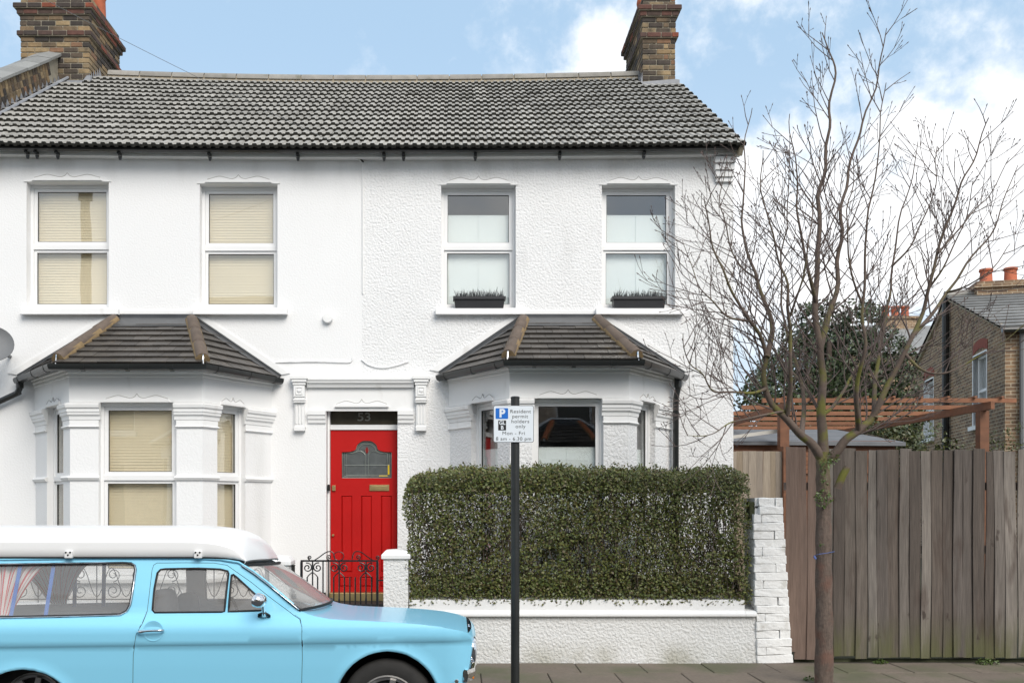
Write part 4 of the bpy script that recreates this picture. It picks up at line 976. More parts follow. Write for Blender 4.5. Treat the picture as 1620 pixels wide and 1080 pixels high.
# window boxes
for k, (W, p0, p1, lab) in enumerate(((W3, 717, 800, 'black plastic window box of dark grass on the left upper sill of the red-doored house'), (W4, 969, 1055, 'black plastic window box of dark grass on the right upper sill, beside the bare tree'))):
    yb_ = -.075; a, b = wx(p0, yb_), wx(p1, yb_); zt2, z0 = wz(468.5, yb_), W[2] - .014
    t = thing('window_box', ((a + b) / 2, yb_, z0), lab, 'planter', 'black window boxes on the upper sills')
    q = MB(); i = .028; dpt = .15
    def fr_(z, ins, mb, zz): pass
    o = [(a, zt2), (b, zt2), (b - i, z0), (a + i, z0)]
    q.add([(a + .008, yb_, zt2), (b - .008, yb_, zt2), (b - i, yb_ + .02, z0), (a + i, yb_ + .02, z0), (a + .008, yb_ + dpt, zt2), (b - .008, yb_ + dpt, zt2), (b - i, yb_ + dpt - .02, z0), (a + i, yb_ + dpt - .02, z0)], [(0, 1, 2, 3), (7, 6, 5, 4), (0, 3, 7, 4), (1, 5, 6, 2), (3, 2, 6, 7)])
    ring(q, a - .002, b + .002, -(yb_ + dpt + .006), -(yb_ - .01), .02, zt2 - .035, zt2, 0, Matrix(((1, 0, 0, 0), (0, 0, -1, 0), (0, 1, 0, 0), (0, 0, 0, 1))))
    q.build('trough', 'planter', t)
    MB().box(a + .02, b - .02, yb_ + .012, yb_ + dpt - .012, zt2 - .04, zt2 - .02).build('soil', 'soil', t)
    g = MB()
    for n in range(420):
        x, y = random.uniform(a + .03, b - .03), random.uniform(yb_ + .02, yb_ + dpt - .02); h = random.uniform(.03, .10) * (1.4 if random.random() < .15 else 1); an = random.uniform(0, 6.28); l = random.uniform(0, .7) * h; w = .0042
        dx, dyy = math.cos(an), math.sin(an); z = zt2 - .02
        g.add([(x - dyy * w, y + dx * w, z), (x + dyy * w, y - dx * w, z), (x + dx * l * .5 + dyy * w * .7, y + dyy * l * .5 - dx * w * .7, z + h * .7), (x + dx * l, y + dyy * l, z + h + .02)], [(0, 1, 2), (0, 2, 3)])
    tag(g.build('grass', 'blackgrass', t, fix=False), kind='stuff')

# ------------------------------------------------------------------ front gardens
GY = -2.115                                   # front face of the garden walls
tag(MB().box(-2.12, -.62, -2.0, -.345, -.1, .325).build('path', 'soil'), kind='structure')
PATH = bpy.data.objects['path']
tw = chamfer_box('path_tile', 'checkw', .146, .146, .012, .002); tb = chamfer_box('path_tile', 'checkb', .146, .146, .012, .002)
for i in range(10):
    for j in range(11): inst(tw if (i + j) % 2 else tb, 'path_tile', PATH, Matrix.Translation((-2.04 + i * .15, -.43 - j * .15, .331)))
tag(MB().box(-.60, 3.0, -1.9, -.01, -.1, .30).build('garden_bed', 'soil'), kind='structure')
tag(MB().box(-7.5, -2.14, -1.9, -.01, -.1, .22).build('front_yard', 'slab'), kind='structure')
for k, z in enumerate((.165, .01)): pass
st = thing('front_step', (-1.2, -2.05, 0), 'stone steps inside the black iron gate leading up to the tiled path', 'step')
MB().box(-1.66, -.80, -2.25, -1.99, -.02, .16).build('tread', 'slab', st, bevel=.008); MB().box(-1.66, -.80, -2.12, -1.985, .161, .322).build('tread', 'slab', st, bevel=.008)

gw_ = thing('garden_wall', (1.2, GY, 0), 'low white roughcast garden wall with sloping coping under the hedge', 'wall')
xa, xb = wx(647, GY), wx(1196, GY)
MB().box(xa, xb + .16, GY, GY + .22, -.1, .50).build('wall_body', 'wallcast', gw_)
MB().prism([(GY - .045, .475), (GY - .045, .50), (GY - .004, .53), (GY - .002, .635), (GY + .26, .66), (GY + .26, .501), (GY - .02, .501), (GY - .03, .475)], xa, wx(1178, GY), 'yz').build('coping', 'trim', gw_, bevel=.004)
MB().prism([(GY - .045, .475), (GY - .045, .50), (GY - .004, .528), (GY + .26, .56), (GY + .26, .501), (GY - .02, .501), (GY - .03, .475)], wx(1178, GY) + .001, xb, 'yz').build('coping_end', 'trim', gw_, bevel=.004)

def pillar(px0, px1, pyt, lab, y0, capm='trim'):
    a, b = wx(px0, y0), wx(px1, y0)
    t = thing('gate_pillar', ((a + b) / 2, y0, 0), lab, 'gate pillar', 'white gate pillars')
    zt = wz(pyt, y0)
    MB().box(a + .022, b - .022, y0 + .022, y0 + .022 + (b - a) - .044, -.1, zt - .098).build('shaft', 'wallcast', t)
    w = (b - a); c = ((a + b) / 2, y0 + w / 2)
    m_ = MB(); e = w / 2
    lv = [(e - .008, zt - .10), (e, zt - .09), (e, zt - .055), (e * .72, zt - .01), (.02, zt)]
    vs = []
    for r_, z in lv: vs += [(c[0] - r_, c[1] - r_, z), (c[0] + r_, c[1] - r_, z), (c[0] + r_, c[1] + r_, z), (c[0] - r_, c[1] + r_, z)]
    fs = [(i * 4 + j, i * 4 + (j + 1) % 4, i * 4 + 4 + (j + 1) % 4, i * 4 + 4 + j) for i in range(len(lv) - 1) for j in range(4)] + [(0, 3, 2, 1), (16, 17, 18, 19)]
    m_.add(vs, fs).build('cap', capm, t, 35, bevel=.004)
    return t
pillar(603, 649, 869, 'white roughcast gate pillar with pointed cap between the iron gate and the hedge', GY - .02)
pillar(417, 460, 879, 'white gate pillar with flat cap behind the blue van windscreen', GY - .02)
bp = thing('gate_post', (wx(461, -1.95), -1.95, 0), 'short black post beside the left gate pillar', 'post')
MB().box(wx(456, -1.95), wx(466, -1.95), -1.98, -1.92, 0, wz(895, -1.95)).box(wx(455.5, -1.95), wx(466.5, -1.95), -1.985, -1.915, wz(895, -1.95), wz(893, -1.95)).build('shaft', 'blackmatt', bp, bevel=.004)

# wrought-iron gate
def spiral(c, r, a0, turns, y, n=26, sgn=1, decay=.82):
    return [(c[0] + r * (1 - decay * t / n) * math.cos(a0 + sgn * turns * 2 * PI * t / n), y, c[1] + r * (1 - decay * t / n) * math.sin(a0 + sgn * turns * 2 * PI * t / n)) for t in range(n + 1)]
gy = -2.06
gate = thing('iron_gate', (wx(541, gy), gy, .33), 'black wrought-iron scrollwork garden gate in front of the red door', 'gate')
gx0_, gx1_ = wx(477, gy), wx(597, gy); gt, gbt = wz(888, gy), .36
for x in (gx0_, gx1_): MB().box(x - .012, x + .012, gy - .012, gy + .012, gbt - .02, gt).build('stile', 'black', gate)
MB().box(gx0_ - .009, gx1_ + .009, gy - .006, gy + .006, gt, gt + .018).build('top_rail', 'black', gate)
MB().box(gx0_ + .009, gx1_ - .009, gy - .006, gy + .006, gbt, gbt + .013).build('bottom_rail', 'black', gate)
px_bars = [486, 494.5, 502.5, 511, 520, 528, 536.5, 545, 553.5, 562, 570.5, 579, 588]
for i, p in enumerate(px_bars):
    x = wx(p, gy); top = gt if p in (494.5, 511, 520, 536.5, 579) else gt - .155
    MB().tube([(x, gy, gbt), (x, gy, top)], .0080, 6).build('bar', 'black', gate)
for p in (494.5, 536.5, 579):
    x = wx(p, gy)
    MB().tube([(x, gy, gbt + .22 + k * .02) for k in range(5)], [.005, .010, .011, .010, .005], 8).build('bar_twist', 'black', gate, 50)
    MB().tube([(x, gy, gt - .1 + k * .018) for k in range(5)], [.005, .009, .010, .009, .005], 8).build('bar_knop', 'black', gate, 50)
    for s in (-1, 1):
        c = (x + s * .052, gt - .060)
        MB().tube([(x + s * .010, gy, gt - .015)] and spiral(c, .050, PI / 2 - s * .3, 1.5, gy, 24, s), .0070, 5).build('scroll', 'black', gate, 60)
        xx = x + s * wx(CX + 8.3, gy)
        MB().tube(smoothline([Vector((x + s * .006, gy, gt - .11)), Vector((x + s * .03, gy, gt - .13)), Vector((xx, gy, gt - .16)), Vector((xx, gy, gt - .20))], 4), .0062, 5).build('scroll_stem', 'black', gate, 60)
arch_pts = [(497, 886), (506, 880), (516, 873), (524, 872), (528, 876), (530, 884)]
for mir in (0, 1):
    f_ = (lambda p: 1087 - p) if mir else (lambda p: p)
    MB().tube(smoothline([Vector((wx(f_(a), gy), gy, wz(b, gy))) for a, b in arch_pts], 5), .006, 5).build('top_scroll', 'black', gate, 60)
    for (cx_, cz_, r_) in ((490, 881.5, 3.4), (520.5, 881, 4.2)):
        MB().tube(spiral((wx(f_(cx_), gy), wz(cz_, gy)), r_ * .0064, -PI / 2, 1.4, gy, 22, 1 if mir else -1), .0058, 5).build('top_curl', 'black', gate, 60)
MB().tube([(wx(536, gy) + .052 * math.cos(a), gy, wz(879, gy) + .044 * math.sin(a)) for a in [k * PI / 10 for k in range(20)]], .0042, 5, closed=True).build('top_ring', 'black', gate, 60)
MB().box(gx0_ - .02, gx0_ + .06, gy - .016, gy - .010, gt - .21, gt - .19).box(gx0_ + .01, gx0_ + .022, gy - .03, gy - .0105, gt - .225, gt - .175).build('latch', 'black', gate)
for z in (gt - .19, gbt + .12): MB().tube([(gx1_, gy, z), (wx(607, gy), gy, z)], .007, 6).build('hinge', 'black', gate)

# left garden wall with scrolled railings (seen through the van)
lw = thing('garden_wall', (-4.6, GY, 0), 'low white garden wall topped with black iron scrolls, seen through the van windows', 'wall')
MB().box(-7.5, wx(419, GY), GY, GY + .20, -.1, .52).build('wall_body', 'wallcast', lw)
MB().box(-7.5, wx(418, GY), GY - .03, GY + .23, .521, .60).build('coping', 'trim', lw, bevel=.006)
yr = GY + .10
for z in (.635, .98): MB().tube([(-7.4, yr, z), (wx(420, yr), yr, z)], .006, 6).build('rail', 'black', lw)
x = -7.3
while x < -2.2:
    MB().tube([(x, yr, .60), (x, yr, 1.06)], .006, 6).build('upright', 'black', lw)
    for s in (-1, 1):
        MB().tube(spiral((x + .30 + s * .13, .72), .085, PI / 2, 1.6, yr, 26, s), .005, 5).build('scroll', 'black', lw, 60)
        MB().tube(spiral((x + .30 + s * .13, .885), .07, -PI / 2, 1.5, yr, 26, -s), .005, 5).build('scroll', 'black', lw, 60)
        MB().tube([(x + .30 + s * .30 * t, yr, .66 + .30 * math.sin(t * PI) ** 2) for t in [k / 12 for k in range(13)]], .0045, 5).build('scroll_arc', 'black', lw, 60)
    x += .60

# white painted brick pier at the corner
bk = thing('brick_pier', (wx(1220, GY), GY, 0), 'leaning white painted brick pier between the hedge and the wooden fence', 'wall')
vars_ = [chamfer_box('brick', 'whitebrick', .215, .21, .080, .005, .007, q, 1) for q in range(5)]
CHH = .0835
core = MB(); n_ = 20
edgeL = lambda z: wx(1195, GY) - max(0, z - .55) * .015
edgeR = lambda z: wx(1253, GY) - z * .062
for i in range(n_):
    z = i * CHH; a, b = edgeL(z), edgeR(z)
    if i < 7: a = wx(1196, GY)
    core.box(a + .02, b - .02, GY + .03, GY + .40, z - .02, z + CHH)
core.build('core', 'whitebrick', bk)
for i in range(n_):
    z = i * CHH + CHH / 2; a, b = edgeL(z) - (.01 if i >= 7 else -.004), edgeR(z)
    if i == n_ - 1 or i == n_ - 2: a += .055
    cut = [a, b] if i % 2 == 0 else [a, a + (b - a) * (.27 if i % 4 == 1 else .68), b]
    for p, q in zip(cut, cut[1:]):
        ln = q - p - .006
        inst(random.choice(vars_), 'brick', bk, Matrix.Translation(((p + q) / 2 + random.uniform(-.006, .006), GY + .085 + random.uniform(-.008, .006), z)) @ Matrix.Rotation(random.uniform(-.03, .03), 4, 'Y') @ Matrix.Rotation(random.uniform(-.02, .02), 4, 'Z') @ Matrix.Diagonal((ln / .212, 1, 1.03, 1)))
    inst(random.choice(vars_), 'brick', bk, Matrix.Translation((b - .10, GY + .30, z)) @ Matrix.Diagonal((.95, 1, 1.02, 1)))
    inst(random.choice(vars_), 'brick', bk, Matrix.Translation((a + .13, GY + .30, z)) @ Matrix.Diagonal((.95, 1, 1.02, 1)))
MB().box(edgeL(1.5) - .03, edgeL(1.5) + .045, GY + .04, GY + .16, 1.44, 1.63).build('mossy_gap', 'mossy', bk) if 'mossy' in M else None

# ------------------------------------------------------------------ hedge
def leaf_cloud(pts, nrm, size, jitter=.5, aspect=1.9):
    """one diamond-shaped bent leaf per point; pts, nrm: (n,3) arrays"""
    n = len(pts); rng = np.random
    ax = nrm + rng.normal(0, jitter, (n, 3)); ax /= np.linalg.norm(ax, axis=1)[:, None] + 1e-9
    t = rng.normal(0, 1, (n, 3)); t -= ax * (t * ax).sum(1)[:, None]; t /= np.linalg.norm(t, axis=1)[:, None] + 1e-9
    b = np.cross(ax, t); s = (size * rng.uniform(.6, 1.3, n))[:, None]
    v0 = pts - t * s * .5; v1 = pts + b * s * .5 / aspect + ax * s * .06; v2 = pts + t * s * .5; v3 = pts - b * s * .5 / aspect + ax * s * .06
    V = np.stack([v0, v1, v2, v3], 1).reshape(-1, 3); Fq = np.arange(n * 4).reshape(n, 4)
    return V, Fq
def leaf_object(name, V, Fq, m_, parent):
    me = bpy.data.meshes.new(name); me.vertices.add(len(V)); me.vertices.foreach_set('co', V.ravel())
    me.loops.add(Fq.size); me.loops.foreach_set('vertex_index', Fq.ravel().astype(np.int32))
    me.polygons.add(len(Fq)); me.polygons.foreach_set('loop_start', np.arange(0, Fq.size, Fq.shape[1], dtype=np.int32)); me.polygons.foreach_set('loop_total', np.full(len(Fq), Fq.shape[1], dtype=np.int32))
    me.materials.append(M[m_]); me.update(calc_edges=True); me.validate()
    o = bpy.data.objects.new(name, me); COL.objects.link(o); adopt(o, parent); return o
hd = thing('hedge', (1.2, -1.75, .62), 'clipped privet hedge with see-through gaps growing above the low white wall', 'hedge')
hx0, hx1, hz0, hz1, hy0, hy1 = wx(637, -2.08), wx(1189, -2.08), .585, 2.01, -2.13, -1.52
rng = np.random.default_rng(3)
def hedge_top(x, y): return hz1 - .05 + .03 * np.sin(x * 5) * np.cos(x * 2.3 + 1) + .02 * np.sin(x * 13 + y * 9)
N_ = 190000
x = rng.uniform(hx0, hx1, N_); y = hy0 + (hy1 - hy0) * rng.beta(.9, .9, N_); z = hz0 + (hz1 - hz0 + .04) * rng.uniform(0, 1, N_) ** .93
u = (z - hz0) / (hz1 - hz0); ht = hedge_top(x, y)
rl = .30
corner = ((x - hx0 < rl) & (z > ht - rl) & (((x - hx0 - rl) / rl) ** 2 + ((z - ht + rl) / rl) ** 2 > 1.05)) | ((hx1 - x < .25) & (z > ht - .2) & (((hx1 - .25 - x) / .25) ** 2 + ((z - ht + .2) / .2) ** 2 > 1.1))
sidein = (x < hx0 + .05 * (1 - u) + .03 * np.sin(z * 11)) | (x > hx1 - .03 * np.abs(np.sin(z * 9)))
gap = np.array([mnoise.noise(Vector((a * 4.2, b * 3.0, c * 3.3))) + .55 * mnoise.noise(Vector((a * 11, b * 6, c * 7.5 + 9))) for a, b, c in zip(x, y, z)])
mid = np.exp(-((u - .42) / .27) ** 2)
thr = -.76 + .47 * mid
core_dist = np.minimum(y - hy0, hy1 - y); dens = np.clip(.30 + .85 * (u > .80) + .45 * (u < .2) + .35 * (core_dist < .10), 0, 1)
keep = (z < ht) & ~corner & ~sidein & (gap > thr) & (rng.uniform(0, 1, N_) < dens)
P_ = np.stack([x, y, z], 1)[keep]; Nn = np.stack([np.zeros(len(P_)), np.where(P_[:, 1] < (hy0 + hy1) / 2, -1.0, .6), np.full(len(P_), .75)], 1)
sx_ = rng.uniform(hx0 + .25, hx1 - .15, 420); sp_ = []
for q in sx_:
    yq = rng.uniform(hy0 + .02, hy1 - .05); hq = rng.uniform(.01, .075) ** 1.0; b0 = hedge_top(q, yq)
    for e in range(5): sp_.append((q + rng.normal(0, .012), yq + rng.normal(0, .012), b0 + hq * e / 5))
P_ = np.concatenate([P_, np.array(sp_)]); Nn = np.concatenate([Nn, np.tile([0, -.4, .8], (len(sp_), 1))])
V, Fq = leaf_cloud(P_, Nn, .030 * np.array([1 + .25 * mnoise.noise(Vector(tuple(q * 3))) for q in P_]), .75, 1.6)
tag(leaf_object('foliage', V, Fq, 'hedge', hd), kind='stuff')
sm = MB(); random.seed(11)
for i in range(640):
    x0 = random.uniform(hx0 + .06, hx1 - .06); y0 = random.uniform(hy0 + .06, hy1 - .05); z0 = hz0 - .02
    if random.random() < .5: z0 = random.uniform(.7, 1.4)
    p = Vector((x0, y0, z0)); pts = [p.copy()]; d = Vector((random.uniform(-.6, .6), random.uniform(-.3, .3), 1)).normalized()
    for k in range(random.randint(4, 8)):
        p = p + d * random.uniform(.10, .17); d = (d + Vector((random.uniform(-.45, .45), random.uniform(-.25, .25), .25))).normalized()
        if p.z > hz1 - .05 or not (hx0 + .04 < p.x < hx1 - .04): break
        p.y = min(max(p.y, hy0 + .04), hy1 - .03); pts.append(p.copy())
    if len(pts) > 2: sm.tube(pts, [random.uniform(.003, .0075) * (1 - .6 * k / len(pts)) for k in range(len(pts))], 4, caps=False)
tag(sm.build('stems', 'hedgestem', hd, fix=False), kind='stuff')

# ------------------------------------------------------------------ fences
fy = -2.03
fence = thing('board_fence', (6, fy, 0), 'tall weathered grey-brown board fence on the right beside the pavement', 'fence')
def board_me(w, h, seed, m_, th=.02):
    rnd = random.Random(seed); mb = MB(); n = 8; vs = []
    for k in range(n + 1):
        z = h * k / n; o = .004 * math.sin(seed * 1.7 + k * .9); yb2 = .006 * math.sin(seed + k * .7)
        topd = rnd.uniform(-.004, .004) if k == n else 0
        vs += [(-w / 2 + o, yb2, z + topd), (w / 2 + o, yb2 - .004, z), (w / 2 + o, yb2 + th, z), (-w / 2 + o, yb2 + th * .5, z)]
    fs = [(k * 4 + j, k * 4 + (j + 1) % 4, k * 4 + 4 + (j + 1) % 4, k * 4 + 4 + j) for k in range(n) for j in range(4)] + [(0, 3, 2, 1), (n * 4, n * 4 + 1, n * 4 + 2, n * 4 + 3)]
    return mb.add(vs, fs).mesh('board', m_)
bms = [board_me(.132, 2.12, q, 'board') for q in range(7)]
rms = [board_me(.135, 2.16, q + 20, 'redboard') for q in range(3)]
x = wx(1318, fy) - .10; i = 0
while x < 9.6:
    s = .84 + .14 * random.random()
    inst(bms[i % 7], 'board', fence, Matrix.Translation((x + .06, fy + random.uniform(-.005, .005), .045 + random.uniform(-.02, .012) - .012 * (x - 4) * .5)) @ Matrix.Rotation(random.uniform(-.008, .008), 4, 'Y') @ Matrix.Rotation(.13 + random.uniform(-.03, .03), 4, 'Z') @ Matrix.Diagonal((s, 1, 1 + random.uniform(-.004, .004), 1)))
    x += .122 * s; i += 1
for k, (p, wpx, zb) in enumerate(((1250, 19, .10), (1268, 20, .02), (1283, 14, .02), (1298, 18, .03))):
    inst(rms[k % 3] if k < 3 else bms[2], 'board', fence, Matrix.Translation((wx(p, fy), fy + .012 * (k % 2), zb)) @ Matrix.Rotation(random.uniform(-.012, .012), 4, 'Y') @ Matrix.Diagonal((wpx * .00645 / .135, 1, (2.19 - zb) / 2.16, 1)))
for z in (.45, 1.1, 1.75): MB().box(wx(1245, fy), 9.6, fy + .03, fy + .10, z, z + .08).build('rail', 'redboard', fence)
MB().box(wx(1244, fy) - .02, wx(1244, fy) + .05, fy + .02, fy + .10, -.05, .30).build('base_post', 'timber', fence)
for xx in (5.2, 7.2, 9.2): MB().box(xx, xx + .09, fy + .101, fy + .19, -.1, 2.05).build('post', 'redboard', fence)
sy = .22
sf = thing('side_fence', (3.8, sy, 0), 'pale upright boards of the short side fence between the white house and the tall fence', 'fence')
pm = [board_me(.092, 2.25, q + 40, 'paleboard') for q in range(4)]
x = XR + .06; i = 0
while x < 4.12:
    inst(pm[i % 4], 'board', sf, Matrix.Translation((x, sy + random.uniform(-.004, .004), .02 + random.uniform(-.004, .004))) @ Matrix.Rotation(random.uniform(-.006, .006), 4, 'Y')); x += .084; i += 1
for z in (.5, 1.9): MB().box(XR + .01, 4.14, sy + .03, sy + .08, z, z + .07).build('rail', 'timber', sf)
MB().box(wx(1237, sy), wx(1243.5, sy), sy - .06, sy + .06, 0, wz(706, sy)).build('post', 'timber', sf)
# shed behind the side fence
shd = thing('garden_shed', (4.1, 2.5, 0), 'low timber shed with grey felt roof under the pergola', 'shed')
MB().box(XR + .12, 6.0, 1.3, 3.4, 0, wz(711, 1.3) + .12).build('shed_wall', 'timber', shd)
for k in range(5): MB().box(XR + .10, 6.02, 1.27, 1.299, 2.02 + k * .06, 2.02 + k * .06 + .055).build('board', 'timber', shd)
MB().add([(XR + .02, 1.2, wz(703, 1.2)), (6.1, 1.2, wz(705, 1.2)), (6.1, 3.6, wz(703, 1.2) + .34), (XR + .02, 3.6, wz(703, 1.2) + .34), (XR + .02, 1.2, wz(703, 1.2) + .05), (6.1, 1.2, wz(705, 1.2) + .05), (6.1, 3.6, wz(703, 1.2) + .39), (XR + .02, 3.6, wz(703, 1.2) + .39)], [(0, 1, 2, 3), (4, 5, 6, 7), (0, 1, 5, 4), (1, 2, 6, 5), (2, 3, 7, 6), (0, 3, 7, 4)]).build('shed_roof', 'felt', shd)
MB().prism([(XR + .03, wz(698, 1.1)), (XR + .03, wz(693, 1.1)), (wx(1234, 1.1), wz(678, 1.1)), (wx(1234, 1.1), wz(684, 1.1))], 1.10, 1.14).build('bargeboard', 'paleedge', shd)

# pergola
pg = thing('pergola', (5.7, 3, 0), 'orange-brown timber pergola behind the fence', 'pergola')
py0_ = 1.0; pxl, pxr = 4.36, 7.03; zb_ = wz(662, py0_) 
for (x, y) in ((pxl, py0_), (pxr, py0_), (pxl, 5.6), (pxr, 5.6), (5.6, 5.6)): MB().box(x - .06, x + .06, y - .06, y + .06, 0, wz(650, py0_) + .0).build('post', 'timber', pg)
zs = wz(650, py0_)
for x in (pxl, pxr): MB().box(x - .025, x + .025, py0_ - .25, 5.9, zs + .001, zs + .105).build('side_beam', 'timber', pg)
for k in range(6):
    y = py0_ - .05 + k * .92
    MB().box(pxl - .30, pxr + .42, y - .020, y + .020, zs + .106, zs + .165).build('rafter', 'timber', pg)
for k in range(9):
    x = pxl + .0 + k * .36
    MB().box(x - .018, x + .018, py0_ - .12, py0_ + .05, zs + .166, zs + .19).build('batten', 'timber', pg)

# ------------------------------------------------------------------ trees and shrubs
def crown(name, blobs, n, size, m_, parent, seed, jitter=.8):
    rng = np.random.default_rng(seed); P = []; Nn = []
    tot = sum(b[3] ** 2 for b in blobs)
    for (cx, cy, cz, r, rzs) in blobs:
        k = int(n * r * r / tot); d = rng.normal(0, 1, (k, 3)); d /= np.linalg.norm(d, axis=1)[:, None]
        rad = r * rng.uniform(.55, 1.08, k) ** .6
        p = np.array([cx, cy, cz]) + d * rad[:, None] * np.array([1, 1, rzs]); P.append(p); Nn.append(d + np.array([0, 0, .4]))
    P = np.concatenate(P); Nn = np.concatenate(Nn)
    g = np.array([mnoise.noise(Vector(tuple(p * 2.2))) for p in P]); kp = g > -.18
    np.random.seed(seed); V, Fq = leaf_cloud(P[kp], Nn[kp], np.full(kp.sum(), size), jitter, 2.0)
    return tag(leaf_object(name, V, Fq, m_, parent), kind='stuff')
def at(px, py, y): return (wx(px, y), y, wz(py, y))
ev = thing('evergreen_tree', at(1310, 800, 8.5), 'dark leafy evergreen tree behind the pergola', 'tree')
bl = []
rr = random.Random(5)
for (px, py, r) in ((1310, 590, 1.0), (1255, 620, .85), (1365, 590, .95), (1300, 520, .55), (1345, 530, .62), (1265, 535, .40), (1220, 655, .65), (1410, 620, .6), (1330, 660, 1.1), (1195, 690, .55), (1280, 500, .28), (1370, 508, .36), (1255, 690, .8), (1400, 560, .42), (1430, 660, .35), (1385, 680, .8), (1195, 620, .35), (1232, 590, .4)):
    bl.append((*at(px, py, 8.5 + rr.uniform(-.7, .7)), r, 1.05))
crown('crown', [(a, b, c, r * 1.15, q) for a, b, c, r, q in bl], 34000, .105, 'holly', ev, 4)
c0 = Vector(at(1310, 800, 8.5)); c0.z = 0; c1 = Vector(at(1312, 540, 8.5))
tm = MB().tube(smoothline([c0, c0.lerp(c1, .35) + Vector((.1, 0, 0)), c0.lerp(c1, .7), c1], 4), [.16 - .009 * k for k in range(13)], 8)
for (px, py) in ((1255, 600), (1365, 570), (1415, 620), (1220, 650), (1345, 520), (1270, 525)):
    tm.tube([c0.lerp(c1, .45), c0.lerp(Vector(at(px, py, 8.5)), .75), Vector(at(px, py, 8.4))], [.07, .05, .02], 6)
tm.build('trunk', 'limb', ev, 60)
shb = thing('garden_shrub', at(1430, 760, 4.2), 'yellow-green shrub below the pergola beside the brick house', 'shrub')
crown('foliage', [(*at(px, py, 4.2 + dy_), r, 1) for px, py, r, dy_ in ((1400, 690, .42, 0), (1440, 680, .40, .3), (1470, 700, .35, -.2), (1375, 705, .35, .2), (1420, 715, .5, .1), (1500, 712, .22, .4), (1350, 715, .3, 0))], 4200, .075, 'shrub', shb, 8)
MB().tube([at(1430, 800, 4.2), at(1432, 690, 4.2)], [.04, .015], 6).build('stem', 'limb', shb)
cl = thing('climbing_plant', at(1590, 760, 8.0), 'thin climbing plant at the foot of the brown brick house', 'plant')
crown('foliage', [(*at(px, py, 7.8), r, 1) for px, py, r in ((1585, 700, .35), (1560, 712, .3), (1605, 690, .3), (1530, 715, .3), (1545, 695, .16))], 700, .06, 'shrub', cl, 9)
MB().tube([at(1585, 800, 8.0), at(1590, 690, 8.0)], [.02, .008], 5).build('stem', 'limb', cl)

